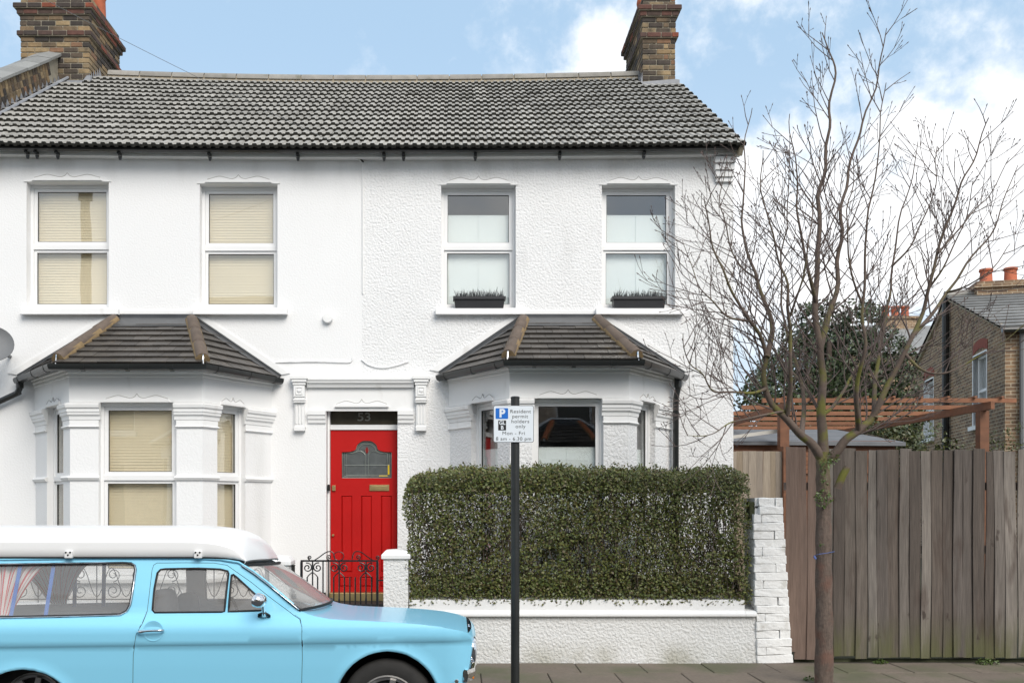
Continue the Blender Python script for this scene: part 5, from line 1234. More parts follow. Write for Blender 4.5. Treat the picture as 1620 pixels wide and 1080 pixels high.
# the bare street tree
TY = -3.3
tree = thing('street_tree', (wx(1303, TY), TY, 0), 'bare street tree with mossy forked limbs in front of the fence', 'tree')
def tp(px, py, dy_=0): return Vector((wx(px, TY + dy_), TY + dy_, wz(py, TY + dy_)))
trunk_pts = [tp(1303, 1140), tp(1303, 1085), tp(1304, 1000), tp(1303, 900), tp(1303, 800), tp(1302, 750), tp(1302, 715)]
trunk_pts[0].z = -.05
tl_ = smoothline(trunk_pts, 5)
MB().tube(tl_, [(.105 if k < 2 else .086 + .010 * math.exp(-k / 3)) - .0010 * k + .004 * math.sin(k * 1.9) for k in range(len(tl_))], 14).build('trunk', 'bark', tree, 60)
limbs = [  # (points (px, py, depth offset), start radius, end radius)
    ([(1302, 725, 0), (1302, 690, 0), (1301, 650, .0), (1300, 600, .02), (1296, 555, .04), (1291, 490, .06), (1291, 420, .1), (1295, 340, .12), (1300, 290, .15), (1309, 230, .18), (1312, 175, .2), (1318, 120, .2), (1310, 85, .22), (1306, 50, .22)], .058, .004),
    ([(1300, 725, 0), (1284, 703, -.05), (1266, 687, -.1), (1246, 658, -.16), (1226, 637, -.2), (1213, 615, -.22), (1209, 588, -.25), (1213, 562, -.28), (1205, 540, -.3), (1185, 508, -.32), (1168, 478, -.35), (1146, 440, -.4), (1132, 400, -.42), (1120, 350, -.45), (1112, 310, -.5)], .050, .004),
    ([(1305, 730, 0), (1322, 716, -.05), (1336, 694, -.08), (1358, 680, -.1), (1384, 662, -.12), (1399, 633, -.15), (1412, 598, -.15), (1430, 556, -.18), (1446, 528, -.2), (1460, 495, -.2), (1470, 455, -.25), (1485, 400, -.3), (1500, 340, -.3), (1522, 290, -.35), (1545, 240, -.35), (1562, 190, -.4)], .054, .004),
    ([(1213, 565, -.27), (1222, 520, -.2), (1215, 480, -.15), (1196, 440, -.1), (1180, 405, -.05), (1175, 350, 0), (1182, 290, .05), (1178, 230, .1), (1190, 170, .1)], .030, .003),
    ([(1246, 655, -.16), (1250, 610, -.3), (1249, 560, -.4), (1250, 500, -.45), (1246, 450, -.5), (1230, 400, -.5), (1215, 340, -.55), (1205, 290, -.55), (1200, 240, -.6)], .026, .003),
    ([(1268, 690, -.1), (1272, 650, .15), (1268, 605, .3), (1258, 560, .4), (1240, 510, .5), (1232, 450, .6), (1238, 380, .65), (1250, 300, .7), (1245, 230, .75)], .028, .003),
    ([(1358, 680, -.1), (1356, 640, -.3), (1358, 590, -.4), (1366, 540, -.5), (1364, 480, -.5), (1368, 420, -.55), (1376, 350, -.6), (1384, 280, -.6), (1390, 200, -.6), (1400, 130, -.6)], .028, .003),
    ([(1384, 662, -.12), (1384, 600, .15), (1395, 540, .3), (1405, 480, .4), (1412, 420, .5), (1420, 350, .5), (1445, 280, .6), (1450, 220, .6)], .026, .003),
    ([(1296, 555, .04), (1308, 510, .1), (1322, 460, .15), (1330, 400, .2), (1332, 330, .2), (1345, 270, .25), (1362, 210, .3), (1385, 140, .3), (1395, 80, .3), (1402, 50, .3)], .036, .003),
    ([(1291, 480, .06), (1280, 430, -.1), (1268, 370, -.2), (1262, 310, -.25), (1255, 250, -.3), (1248, 180, -.3)], .022, .003),
    ([(1446, 528, -.2), (1472, 500, -.1), (1500, 462, 0), (1530, 415, .05), (1560, 370, .1), (1590, 320, .15), (1612, 260, .15)], .024, .003),
    ([(1430, 558, -.18), (1452, 580, -.3), (1475, 590, -.35), (1500, 588, -.4), (1535, 572, -.4), (1575, 545, -.45), (1620, 515, -.5)], .018, .003),
    ([(1211, 615, -.22), (1190, 622, -.3), (1160, 620, -.35), (1128, 619, -.4), (1108, 590, -.45), (1090, 572, -.5), (1082, 530, -.5)], .017, .003),
    ([(1240, 650, -.16), (1212, 655, -.4), (1180, 663, -.5), (1160, 670, -.55), (1135, 682, -.6), (1110, 688, -.6), (1085, 690, -.65)], .014, .002),
    ([(1302, 655, 0), (1320, 640, .1), (1345, 600, .3), (1370, 560, .5), (1400, 520, .7), (1440, 470, .8), (1480, 420, .9), (1510, 360, 1.0)], .022, .003),
    ([(1301, 660, 0), (1285, 630, .2), (1262, 600, .5), (1240, 570, .7), (1210, 530, .8), (1180, 480, .9), (1150, 420, .95), (1120, 380, 1.0)], .020, .003),
    ([(1185, 508, -.32), (1150, 500, -.4), (1125, 475, -.45), (1105, 450, -.5), (1090, 415, -.5), (1080, 380, -.55)], .012, .002),
]
limbs += [
    ([(1470, 455, -.25), (1492, 425, -.35), (1512, 385, -.4), (1530, 330, -.45), (1540, 290, -.5)], .012, .003),
    ([(1485, 400, -.3), (1510, 370, -.1), (1545, 330, 0), (1575, 300, .1), (1600, 250, .1)], .011, .003),
    ([(1412, 420, .5), (1440, 390, .4), (1465, 340, .4), (1480, 280, .4), (1486, 230, .4)], .012, .003),
    ([(1364, 480, -.5), (1345, 430, -.6), (1340, 370, -.7), (1345, 300, -.7), (1350, 250, -.7)], .012, .003),
    ([(1250, 500, -.45), (1268, 450, -.6), (1280, 390, -.7), (1285, 330, -.7), (1290, 270, -.7)], .012, .003),
    ([(1500, 462, 0), (1535, 450, -.2), (1570, 425, -.3), (1600, 390, -.3)], .011, .003),
    ([(1196, 440, -.1), (1170, 420, .1), (1150, 370, .2), (1142, 310, .2), (1150, 250, .2)], .012, .003),
]
random.seed(21)
twigs = MB(); buds = MB(); ntw = [0]
def grow(p, d, L_, r, lev):
    ns = max(3, int(L_ / .09)); pts = [p.copy()]; dirs = [d.copy()]; st = L_ / ns
    for k in range(ns):
        d = (d + Vector((random.uniform(-.16, .16), random.uniform(-.16, .16), random.uniform(-.05, .20)))).normalized()
        p = p + d * st; pts.append(p.copy()); dirs.append(d.copy())
    twigs.tube(pts, [max(.0022, r * (1 - .60 * k / ns)) for k in range(ns + 1)], 5 if lev == 0 else 4 if lev == 1 else 3, caps=False)
    ntw[0] += 1
    if L_ < .6: buds.tube([pts[-1] - d * .004, pts[-1] + d * .007, pts[-1] + d * .022], [.0025, .0048, .0008], 4)
    for k in range(1, ns):
        if lev >= 1 and random.random() < .5:
            s = (dirs[k].cross(Vector((random.uniform(-1, 1), random.uniform(-1, 1), .2)))).normalized()
            buds.tube([pts[k], pts[k] + s * .010 + dirs[k] * .012], [.003, .001], 3, caps=False)
    if lev >= 3: return
    nc = {0: int(L_ / .16), 1: int(L_ / .17), 2: (1 if random.random() < .5 else 0)}[lev]
    for c in range(nc):
        k = random.randint(max(1, ns // 4), ns - 1)
        side = dirs[k].cross(Vector((random.uniform(-1, 1), random.uniform(-1, 1), random.uniform(-.3, .3)))).normalized()
        nd = (dirs[k] * random.uniform(.7, 1.0) + side * random.uniform(.45, .9) + Vector((0, 0, .25))).normalized()
        grow(pts[k], nd, L_ * random.uniform(.35, .62), r * random.uniform(.48, .65), lev + 1)
for (pp, r0, r1) in limbs:
    line = smoothline([tp(*q) for q in pp], 4); n = len(line)
    line = [q + mnoise.noise_vector(q * 3.1) * min(.045, .004 * k) for k, q in enumerate(line)]
    rad = [r0 + (r1 - r0) * (k / (n - 1)) ** .55 for k in range(n)]
    MB().tube(line, rad, 9 if r0 > .025 else 7).build('limb', 'limb', tree, 60)
    k = max(3, int(n * .16)); 
    while k < n - 1:
        t = k / n; d = (line[k + 1] - line[k - 1]).normalized()
        side = d.cross(Vector((random.uniform(-.35, .35), random.choice((-1, 1)), random.uniform(-.3, .3)))).normalized()
        nd = (d * .7 + side * random.uniform(.6, 1.0) + Vector((0, 0, .35))).normalized()
        grow(line[k], nd, random.uniform(.45, .95) * (1.0 - .62 * t), max(.0046, min(rad[k] * .45, .0085)), 0)
        k += random.choice((1, 2, 2, 2, 3))
tag(twigs.build('twigs', 'twig', tree, 60, fix=False), kind='stuff'); tag(buds.build('buds', 'bud', tree, fix=False), kind='stuff')
MB().tube([tp(1325, 772, -.06), tp(1333, 752, -.09), tp(1341, 738, -.10)], [.035, .032, .030], 9).build('cut_stub', 'limb', tree, 40)
crown('trunk_shoots', [(*tuple(tp(px, py, -.1)), r, 1.2) for px, py, r in ((1303, 788, .075), (1312, 740, .08), (1308, 760, .05), (1296, 785, .04), (1318, 725, .05), (1299, 860, .02))], 420, .028, 'weed', tree, 12)
MB().tube([tp(1289, 878, -.0), tp(1296, 876, -.12), tp(1310, 874, -.12), tp(1320, 872, .0)], .003, 5).tube([tp(1288, 879, -.09), tp(1291, 884, -.1)], .010, 5).build('string_tie', 'strapfar', tree)
for k, (px, y_, n, s, lab) in enumerate(((1391, -2.17, 90, .045, 'tiny green weed at the foot of the fence near the tree'), (1560, -2.2, 160, .075, 'clump of green weeds at the foot of the fence by the right edge'), (1280, -3.1, 60, .05, 'small green weed beside the foot of the street tree'))):
    w = thing('weed', (wx(px, y_), y_, 0), lab, 'weed'); crown('leaves', [(wx(px, y_), y_, .02, s, .6), (wx(px, y_) + s, y_, .015, s * .7, .5), (wx(px, y_) - s * .8, y_, .015, s * .6, .5)], n, .032, 'weed', w, 30 + k)
    MB().tube([(wx(px, y_), y_, -.01), (wx(px, y_), y_, .04)], .003, 5).build('stem', 'weed', w)

# ------------------------------------------------------------------ parking sign
SY = -3.45
sg = thing('parking_sign', (wx(815, SY), SY, 0), 'resident permit parking plate on a tall black pole in front of the hedge', 'sign')
pxx = wx(815, SY); ztop = wz(628, SY)
MB().lathe([(0, -.1), (.038, -.1), (.038, ztop - .012), (.040, ztop - .010), (.040, ztop), (.03, ztop + .006), (0, ztop + .006)], (pxx, SY, 0), 'z', 24).build('pole', 'pole', sg, 40)
yp = SY - .048
sx0, sx1, sz0, sz1 = wx(780.5, yp), wx(844.5, yp), wz(699.5, yp), wz(641, yp)
def rrect(a, b, c, d, r, n=5):
    out = []
    for (cx, cz, st) in ((b - r, c + r, -PI / 2), (b - r, d - r, 0), (a + r, d - r, PI / 2), (a + r, c + r, PI)):
        out += [(cx + r * math.cos(st + PI / 2 * k / n), cz + r * math.sin(st + PI / 2 * k / n)) for k in range(n + 1)]
    return out
plt_ = empty('plate', ((sx0 + sx1) / 2, yp, (sz0 + sz1) / 2), sg)
MB().prism(rrect(sx0, sx1, sz0, sz1, .016), yp + .001, yp + .004).build('border', 'signgrey', plt_)
MB().prism(rrect(sx0 + .0045, sx1 - .0045, sz0 + .0045, sz1 - .0045, .013), yp - .0005, yp + .0009).build('face', 'signwhite', plt_)
MB().box(pxx - .05, pxx + .05, yp + .0042, SY - .03, (sz0 + sz1) / 2 - .10, (sz0 + sz1) / 2 - .07).box(pxx - .05, pxx + .05, yp + .0042, SY - .03, (sz0 + sz1) / 2 + .07, (sz0 + sz1) / 2 + .10).build('bracket', 'signgrey', sg)
ww, hh = sx1 - sx0, sz1 - sz0
su = lambda u: sx0 + ww * u
sv = lambda v: sz1 - hh * v
# u, v measured on the plate in the photograph
MB().prism(rrect(su(.055), su(.365), sv(.365), sv(.075), .006), yp - .0012, yp - .0006).build('blue_square', 'signblue', plt_)
text('P', .098, (su(.215), yp - .0016, sv(.222)), 'signwhite', plt_, 'letter_p', bold=.004)
MB().box(su(.12), su(.315), yp - .0012, yp - .0006, sv(.675), sv(.405)).build('black_square', 'signblack', plt_)
text('GL', .044, (su(.218), yp - .0016, sv(.475)), 'signwhite', plt_, 'zone_code', bold=.0012); text('B', .044, (su(.218), yp - .0016, sv(.605)), 'signwhite', plt_, 'zone_code', bold=.0012)
for body, u, v, s, sx in (('Resident', .67, .165, .043, 1.10), ('permit', .66, .30, .043, 1.10), ('holders', .665, .435, .043, 1.10), ('only', .67, .57, .043, 1.10), ('Mon - Fri', .50, .755, .043, 1.10), ('8 am - 6.30 pm', .50, .905, .043, 1.06)):
    text(body, s, (su(u), yp - .0012, sv(v)), 'signblack', plt_, 'lettering', sx=sx, bold=-.0001, space=1.10)

# ------------------------------------------------------------------ brown brick house behind (right)
ang = math.atan(365 / 1500)
P0 = Vector((wx(1590, 8.28), 8.28, 0))
bh = thing('brick_house', P0, 'brown brick house with white sash windows and red chimney pots behind the fence', 'house', None, -ang)
TH = WORLD[bh]
Lw, Ww = 8.8, 7.0                        # local: x to the right along the eaves wall, y back along the gable wall
ze_, zr_ = wz(520, 8.28), wz(474, 12.5)
def bobj(mb, name, m_, parent, smooth=None):
    o = bpy.data.objects.new(name, mb.mesh(name, m_, smooth)); COL.objects.link(o)
    o.parent = parent
    if parent in WORLD and parent is not bh: pass
    WORLD[o] = TH
    return o
wm = MB()
wins_ = [(1.25, 2.30, 3.40, 5.02), (6.0, 7.05, 3.40, 5.02)]
ys = [0, *sorted(v for w in wins_ for v in w[:2]), Lw]
def gz(y): return ze_ + (zr_ - ze_) * (1 - abs(y - Lw / 2) / (Lw / 2))
cells = []
for i in range(len(ys) - 1):
    a, b = ys[i], ys[i + 1]; w = next((w for w in wins_ if abs(w[0] - a) < 1e-6), None)
    mids = [a] + ([Lw / 2] if a < Lw / 2 < b else []) + [b]
    if w:
        wm.add([(0, a, 0), (0, b, 0), (0, b, w[2]), (0, a, w[2])], [(0, 1, 2, 3)])
        wm.add([(0, a, w[3]), (0, b, w[3]), (0, b, gz(b)), (0, a, gz(a))], [(0, 1, 2, 3)])
        wm.add([(0, a, w[2]), (.14, a, w[2]), (.14, a, w[3]), (0, a, w[3]), (0, b, w[2]), (.14, b, w[2]), (.14, b, w[3]), (0, b, w[3])], [(0, 1, 2, 3), (4, 5, 6, 7), (0, 1, 5, 4), (3, 2, 6, 7)], 1)
    else:
        n = len(mids); wm.add([(0, y, 0) for y in mids] + [(0, y, gz(y)) for y in mids], [(k, k + 1, n + k + 1, n + k) for k in range(n - 1)])
wm.add([(0, 0, 0), (Ww, 0, 0), (Ww, 0, ze_), (0, 0, ze_)], [(0, 1, 2, 3)])
wm.add([(Ww, 0, 0), (Ww, Lw, 0), (Ww, Lw, ze_), (Ww, Lw / 2, zr_), (Ww, 0, ze_)], [(0, 1, 2, 3, 4)]); wm.add([(0, Lw, 0), (Ww, Lw, 0), (Ww, Lw, ze_), (0, Lw, ze_)], [(0, 1, 2, 3)])
bobj(wm, 'wall', ['fbrick', 'trim'], bh)
for (a, b, c, d) in wins_:
    wn = bpy.data.objects.new('window', None); COL.objects.link(wn); wn.parent = bh; wn.location = (0, (a + b) / 2, c)
    Tl = Matrix.Translation((0, -(a + b) / 2, -c)) @ Matrix(((0, 1, 0, .10), (1, 0, 0, a), (0, 0, 1, c), (0, 0, 0, 1)))
    w_, h_ = b - a, d - c
    f = MB(); ring(f, 0, w_, 0, h_, .07, 0, .08, 0, Tl); f.box(.07, w_ - .07, .005, .07, h_ * .48, h_ * .48 + .06, 0, Tl); f.box(-.03, 0, -.115, .01, -.02, h_ + .03, 0, Tl); f.box(w_, w_ + .03, -.115, .01, -.02, h_ + .03, 0, Tl); f.box(0, w_, -.115, .01, h_, h_ + .03, 0, Tl)
    o = bpy.data.objects.new('frame', f.mesh('frame', 'upvc')); COL.objects.link(o); o.parent = wn
    o = bpy.data.objects.new('pane', MB().box(.07, w_ - .07, .03, .036, .07, h_ - .07, 0, Tl).mesh('pane', 'glass')); COL.objects.link(o); o.parent = wn
    o = bpy.data.objects.new('net_curtain', MB().box(.02, w_ - .02, .09, .10, .02, h_ - .02, 0, Tl).mesh('net_curtain', 'curtain')); COL.objects.link(o); o.parent = wn
    o = bpy.data.objects.new('sill', MB().box(-.08, w_ + .08, -.20, .0, -.10, -.005, 0, Tl).mesh('sill', 'trim')); COL.objects.link(o); o.parent = wn
    am = MB(); 
    for k in range(9):
        t0, t1 = k / 9, (k + 1) / 9; zz = lambda t: .03 + .10 * math.sin(t * PI)
        am.add([(-.06 + (w_ + .12) * t0 + .004, -.112, h_ + zz(t0)), (-.06 + (w_ + .12) * t1 - .004, -.112, h_ + zz(t1)), (-.06 + (w_ + .12) * t1, -.112, h_ + zz(t1) + .22), (-.06 + (w_ + .12) * t0, -.112, h_ + zz(t0) + .22), (-.06 + (w_ + .12) * t0, -.09, h_ + zz(t0)), (-.06 + (w_ + .12) * t1, -.09, h_ + zz(t1)), (-.06 + (w_ + .12) * t1, -.09, h_ + zz(t1) + .22), (-.06 + (w_ + .12) * t0, -.09, h_ + zz(t0) + .22)], [(0, 1, 2, 3), (0, 1, 5, 4), (2, 3, 7, 6), (1, 2, 6, 5), (0, 3, 7, 4)], 0, Tl)
    o = bpy.data.objects.new('brick_arch', am.mesh('brick_arch', 'farch')); COL.objects.link(o); o.parent = wn; o['kind'] = 'stuff'
rf = MB(); eo = .18
rf.add([(-.12, -eo, ze_ - .02), (Ww, -eo, ze_ - .02), (Ww, Lw / 2, zr_ + .08), (-.12, Lw / 2, zr_ + .08), (-.12, Lw + eo, ze_ - .02), (Ww, Lw + eo, ze_ - .02)], [(0, 1, 2, 3), (3, 2, 5, 4)])
rfo = bobj(rf, 'roof', 'dark', bh)
sl_ = math.hypot(Lw / 2 + eo, zr_ + .1 - ze_); pth = math.atan2(zr_ + .1 - ze_, Lw / 2 + eo); nrow = 12; ga = sl_ / nrow
rme = MB().add([(0, 0, .07), (Ww + .1, 0, .07), (Ww + .1, ga + .06, .02), (0, ga + .06, .02), (0, .01, .0), (Ww + .1, .01, .0)], [(0, 1, 2, 3), (0, 1, 5, 4)]).mesh('tile_course', 'slate')
for k in range(nrow):
    s = k * ga; o = bpy.data.objects.new('tile_course', rme); COL.objects.link(o); o.parent = rfo
    o.location = (-.14, -eo + s * math.cos(pth), ze_ - .02 + s * math.sin(pth)); o.rotation_euler = (pth, 0, 0)
bobj(MB().tube([(-.12, Lw / 2, zr_ + .12), (Ww, Lw / 2, zr_ + .12)], .12, 8), 'ridge', 'ridge', bh)
bobj(MB().tube([(-.02, y, gz(y) + .03) for y in [k * Lw / 24 for k in range(25)]], .055, 6), 'verge', 'mortar', bh)
bobj(MB().tube([(-.12, -eo - .04, ze_ - .06), (Ww, -eo - .04, ze_ - .06)], .06, 8), 'gutter', 'blackplastic', bh)
bobj(MB().tube([(-.10, 4.35, .2), (-.10, 4.35, zr_ + .1)], .085, 10), 'soil_pipe', 'blackplastic', bh)
bobj(MB().tube([(.30, -.08, ze_ - .10), (.30, -.08, .1)], .05, 8), 'downpipe', 'dish', bh)
chm = bobj(MB().box(.55, 3.4, Lw / 2 - .35, Lw / 2 + .35, zr_ - .3, zr_ + .20).box(.47, 3.48, Lw / 2 - .43, Lw / 2 + .43, zr_ + .201, zr_ + .28).box(.52, 3.43, Lw / 2 - .38, Lw / 2 + .38, zr_ + .281, zr_ + .36), 'chimney', 'fbrick', bh)
for k in range(5):
    o = bpy.data.objects.new('chimney_pot', MB().lathe([(.15, 0), (.17, .04), (.15, .08), (.14, .30), (.17, .33), (.16, .38), (.12, .38), (.1, .2), (0, .2)], (.85 + k * .56, Lw / 2, zr_ + .36), 'z', 14).mesh('chimney_pot', 'pot', 40)); COL.objects.link(o); o.parent = chm
# more distant house with its chimney
fh = thing('brick_house', (wx(1420, 26), 26, 0), 'distant roof with a red-potted chimney just left of the brown brick house', 'house')
fx0, fx1 = wx(1350, 26), wx(1560, 26); zf = wz(560, 26); zfr = wz(515, 29)
MB().box(fx0, fx1, 26, 32, 0, zf).build('wall', 'fbrick', fh)
MB().add([(fx0 - .2, 25.8, zf), (fx1 + .2, 25.8, zf), (fx1 + .2, 29, zfr), (fx0 - .2, 29, zfr), (fx0 - .2, 32.2, zf), (fx1 + .2, 32.2, zf)], [(0, 1, 2, 3), (3, 2, 5, 4), (0, 3, 4), (1, 5, 2)]).build('roof', 'slate', fh)
cx0, cx1 = wx(1398, 28.6), wx(1455, 28.6)
fc = MB().box(cx0, cx1, 28.6, 29.4, zfr - .6, wz(504, 28.6)).box(cx0 - .08, cx1 + .08, 28.52, 29.48, wz(504, 28.6) + .001, wz(500, 28.6)).build('chimney', 'fbrick', fh)
for k in range(3): MB().lathe([(.17, 0), (.18, .05), (.16, .1), (.15, .40), (.19, .44), (.17, .5), (.12, .5), (.1, .2), (0, .2)], (cx0 + .25 + k * .42, 29, wz(500, 28.6)), 'z', 14).build('chimney_pot', 'pot', fc, 40)

# ------------------------------------------------------------------ the pale blue camper van
VY = -5.28; VD = VY - CAMY; VW = 1.56
van = thing('camper_van', (-1.9, VY + VW / 2, ROADZ), 'pale blue vintage camper estate with raised white roof parked at the kerb', 'van')
INS = [(-.2, .12), (.10, .10), (.2, .07), (.35, .035), (.5, .018), (.60, .010), (.70, .002), (.745, .0), (.775, .006), (.80, .018), (.825, .038), (.845, .060), (.87, .075), (1.0, .105), (1.15, .148), (1.245, .178), (1.30, .20)]
_zz = np.linspace(-.2, 1.35, 621); _yy = np.interp(_zz, [q[0] for q in INS], [q[1] for q in INS])
_yy = np.convolve(np.pad(_yy, 9, mode='edge'), np.hanning(21)[1:-1] / np.hanning(21)[1:-1].sum(), mode='valid')
def inset(x, z):
    v = float(np.interp(z, _zz, _yy))
    zc = .636 + .013 * max(-4, min(.2, x)) + .039            # pressed crease along the side
    t = max(0, min(1, (zc - z) / .012 + .5)); v += .010 * t * t * (3 - 2 * t)
    # nose and tail curve in towards the ends
    v += .10 * max(0, (x + .10) / .22) ** 2.2 if x > -.10 else 0
    v += .12 * max(0, (-3.3 - x) / .6) ** 2 if x < -3.3 else 0
    # lips round the wheel arches
    for cx, cz, r in ARCH:
        d = math.hypot((x - cx) / (1 if r[0] else 1), z - cz) - r[1]
        if 0 <= d < .09: v -= .016 * (1 - d / .09) ** 2
    return v
S_ = F / VD
ARCH = [((612 - CX) / S_, H - (1114 - CY) / S_, (1, 83 / S_)), ((30 - CX) / S_, H - (1148 - CY) / S_, (1, 88 / S_))]
def sd_(px, py):
    i = .02
    for _ in range(4):
        D_ = VD + i; x, z = (px - CX) / F * D_, H - (py - CY) / F * D_; i = inset(x, z)
    return (x, z)
def sds(pts): return [sd_(*p) for p in pts]
def arch_pts(k, a0, a1, n=20):
    cx, cz, r = ARCH[k]; return [(cx + r[1] * math.cos(a0 + (a1 - a0) * i / n), cz + r[1] * math.sin(a0 + (a1 - a0) * i / n)) for i in range(n + 1)]
ZS = .155
def a_at(k): cx, cz, r = ARCH[k]; return math.asin(max(-1, min(1, (ZS - cz) / r[1])))
top_roof = [(-138, 886), (-80, 884), (0, 883.5), (120, 882), (250, 881.5), (310, 882), (345, 884), (375, 889)]
pillar_l = [(398, 903), (420, 920), (445, 941), (463, 957), (476, 967)]
wing = [(495, 974), (520, 979), (550, 981), (585, 982.5), (620, 984.5), (660, 987.5), (695, 991.5), (725, 997), (740, 1001)]
nose = [(745.5, 1006), (747, 1014), (746, 1030), (743, 1050), (738, 1070), (733, 1090), (728, 1105)]
rear = [(-150, 892), (-172, 930), (-188, 965), (-196, 1000), (-198, 1060), (-190, 1120)]
aF, aR = a_at(0), a_at(1)
outline = sds(top_roof) + sds(pillar_l) + sds(wing) + sds(nose) + [(nose_x, ZS) for nose_x in ((700 - CX) / S_,)] + arch_pts(0, aF, PI - aF) + arch_pts(1, aR, PI - aR) + [(sd_(-180, 1135)[0], ZS)] + sds(rear[::-1])
qwin = sds([(-118, 894), (0, 891.5), (190, 888.8), (203, 889.5), (208.5, 893), (210, 900), (205, 940), (202, 957), (197, 966), (187, 971.5), (100, 974), (0, 976), (-128, 978), (-134, 970), (-124, 900)])
door = sds([(244, 888.5), (290, 888), (335, 888.5), (356, 892), (395, 919.5), (430, 947.5), (464, 973), (473, 979), (476.5, 992), (477.5, 1040), (477, 1122), (470, 1130), (216, 1133), (209, 1120), (208, 1080), (208, 1035), (212, 1004), (222, 986), (229, 967), (232, 940), (236, 900), (238.5, 892)])
dmain = sds([(242, 968.5), (238, 964), (240.5, 930), (245, 905), (250, 899.5), (258, 898.5), (310, 897.5), (345, 899), (357, 902), (358.5, 906), (352.5, 966.5), (348, 967.5)])
dvent = sds([(363.5, 908), (366, 907.5), (372, 912), (411, 948), (414, 953), (413, 965), (359, 967)])
def shrink(poly, d):
    n = len(poly); ar = sum(poly[i][0] * poly[(i + 1) % n][1] - poly[(i + 1) % n][0] * poly[i][1] for i in range(n)); s = 1 if ar > 0 else -1; out = []
    for i in range(n):
        p0, p1, p2 = Vector(poly[i - 1]), Vector(poly[i]), Vector(poly[(i + 1) % n]); a, b = (p1 - p0).normalized(), (p2 - p1).normalized()
        na, nb_ = Vector((-a.y, a.x)) * s, Vector((-b.y, b.x)) * s; m_ = na + nb_; m_ = m_ / max(m_.dot(na), .3); out.append(tuple(p1 + m_ * d))
    return out
def skin(poly, holes, m_, name, parent, off=0, sp=.045, far=False, smooth=60):
    v2, tri = cdt(poly, holes, sp, extra=[(-3.9 + k * .012, .675 + .013 * max(-4, min(.2, -3.9 + k * .012)) + dz) for k in range(338) for dz in (-.007, -.002, .003, .008)] + [(cx + (r[1] + d) * math.cos(a * .1), cz + (r[1] + d) * math.sin(a * .1)) for cx, cz, r in ARCH for d in (.02, .045, .07, .095) for a in range(32) if abs(cz + (r[1] + d) * math.sin(a * .1) - .675 - .013 * (cx + (r[1] + d) * math.cos(a * .1))) > .03] if sp < .05 else ()); mb = MB()
    ys = [VY + inset(p.x, p.y) + off for p in v2]
    if far: ys = [2 * VY + VW - y for y in ys]
    T3 = []
    for t in tri:
        a, b, c = (v2[i] for i in t); ccw = (b - a).cross(c - a) > 0
        T3.append(tuple(t) if ccw != far else tuple(t)[::-1])
    mb.add([(p.x, y, p.y) for p, y in zip(v2, ys)], T3)
    o = mb.build(name, m_, parent, 179, fix=False); h = .010; nn = []
    for p in v2:
        ix = (inset(p.x + h, p.y) - inset(p.x - h, p.y)) / (2 * h); iz = (inset(p.x, p.y + h) - inset(p.x, p.y - h)) / (2 * h)
        nn.append(Vector((ix, 1 if far else -1, iz)).normalized())
    o.data.normals_split_custom_set_from_vertices(nn)
    return o
def on_side(p, off=0, far=False):
    y = VY + inset(p[0], p[1]) + off
    return Vector((p[0], 2 * VY + VW - y if far else y, p[1]))
body = skin(outline, [door, qwin], 'paint', 'body', van)
skin(outline, [door, qwin], 'paint', 'body_side', van, far=True)
dor = skin(shrink(door, .0035), [dmain, dvent], 'paint', 'door', van)
skin(shrink(door, .0035), [dmain, dvent], 'paint', 'door', van, far=True)
inner_holes = [qwin, dmain, dvent]
for far in (False, True): skin(outline, inner_holes, 'trimgrey', 'inner_trim', van, off=.03, sp=.08, far=far)
for far in (False, True):
    for hole, nm, par in ((qwin, 'quarter_window', van), (dmain, 'door_glass', van), (dvent, 'quarter_light', van)):
        skin(hole, [], 'carglass', nm, par, off=.008, sp=.10, far=far)
        MB().tube([on_side(p, -.001, far) for p in resample(hole, .04)], .0075 if hole is not qwin else .010, 6, closed=True).build('window_seal', 'rubber', van, 60)
    MB().tube([on_side(p, -.009, far) for p in resample(shrink(qwin, -.004), .04)], .0045, 6, closed=True).build('chrome_trim', 'chrome', van, 60)
MB().tube([on_side(p, .006) for p in resample(door, .04)], .006, 4, closed=True).build('door_shut_line', 'rubber', van)
# surfaces that span the car from side to side
def loft(pts, name, m_, crown_=0.0, n=10, fwd=0.0, off=0, smooth=60, parent=None, close=False):
    rows = []
    for p in pts:
        a = on_side(p, off); b = on_side(p, off, True); row = []
        for k in range(n + 1):
            t = k / n; q = a.lerp(b, t); s = math.sin(PI * t) ** .6 if 0 < t < 1 else 0
            q.z += crown_ * s; q.x += fwd * s; row.append(q)
        rows.append(row)
    w = n + 1; mb = MB().add([q for r_ in rows for q in r_], [(i * w + j, i * w + j + 1, (i + 1) * w + j + 1, (i + 1) * w + j) for i in range(len(rows) - 1) for j in range(n)])
    return mb.build(name, m_, parent or van, smooth)
loft(sds([pillar_l[-1]] + wing), 'bonnet', 'paint', .010, 14)
loft(sds(wing[-1:] + nose[:2]), 'nose_panel', 'paint', .0, 10, .035)
loft(sds(nose[1:]), 'front_panel', 'paint', 0, 10, .035)
loft(sds(top_roof), 'roof_panel', 'paint', .03, 8)
loft(sds([top_roof[0]] + rear[:2]), 'tail_header', 'paint', 0, 8, -.03); loft(sds(rear[1:3]), 'tail_glass', 'carglass', 0, 8, -.03); loft(sds(rear[2:]), 'tailgate', 'paint', 0, 8, -.03)
MB().box(sd_(-180, 1100)[0], ARCH[1][0] - .4, VY + .12, VY + VW - .12, ZS - .02, ZS + .01).box(ARCH[1][0] + .4, ARCH[0][0] - .38, VY + .10, VY + VW - .10, ZS - .02, ZS + .01).build('floor', 'rubber', van)
ws = sds([(381, 893.5), (400, 906), (422, 923), (446, 943), (464, 957.5), (473, 964.5)])
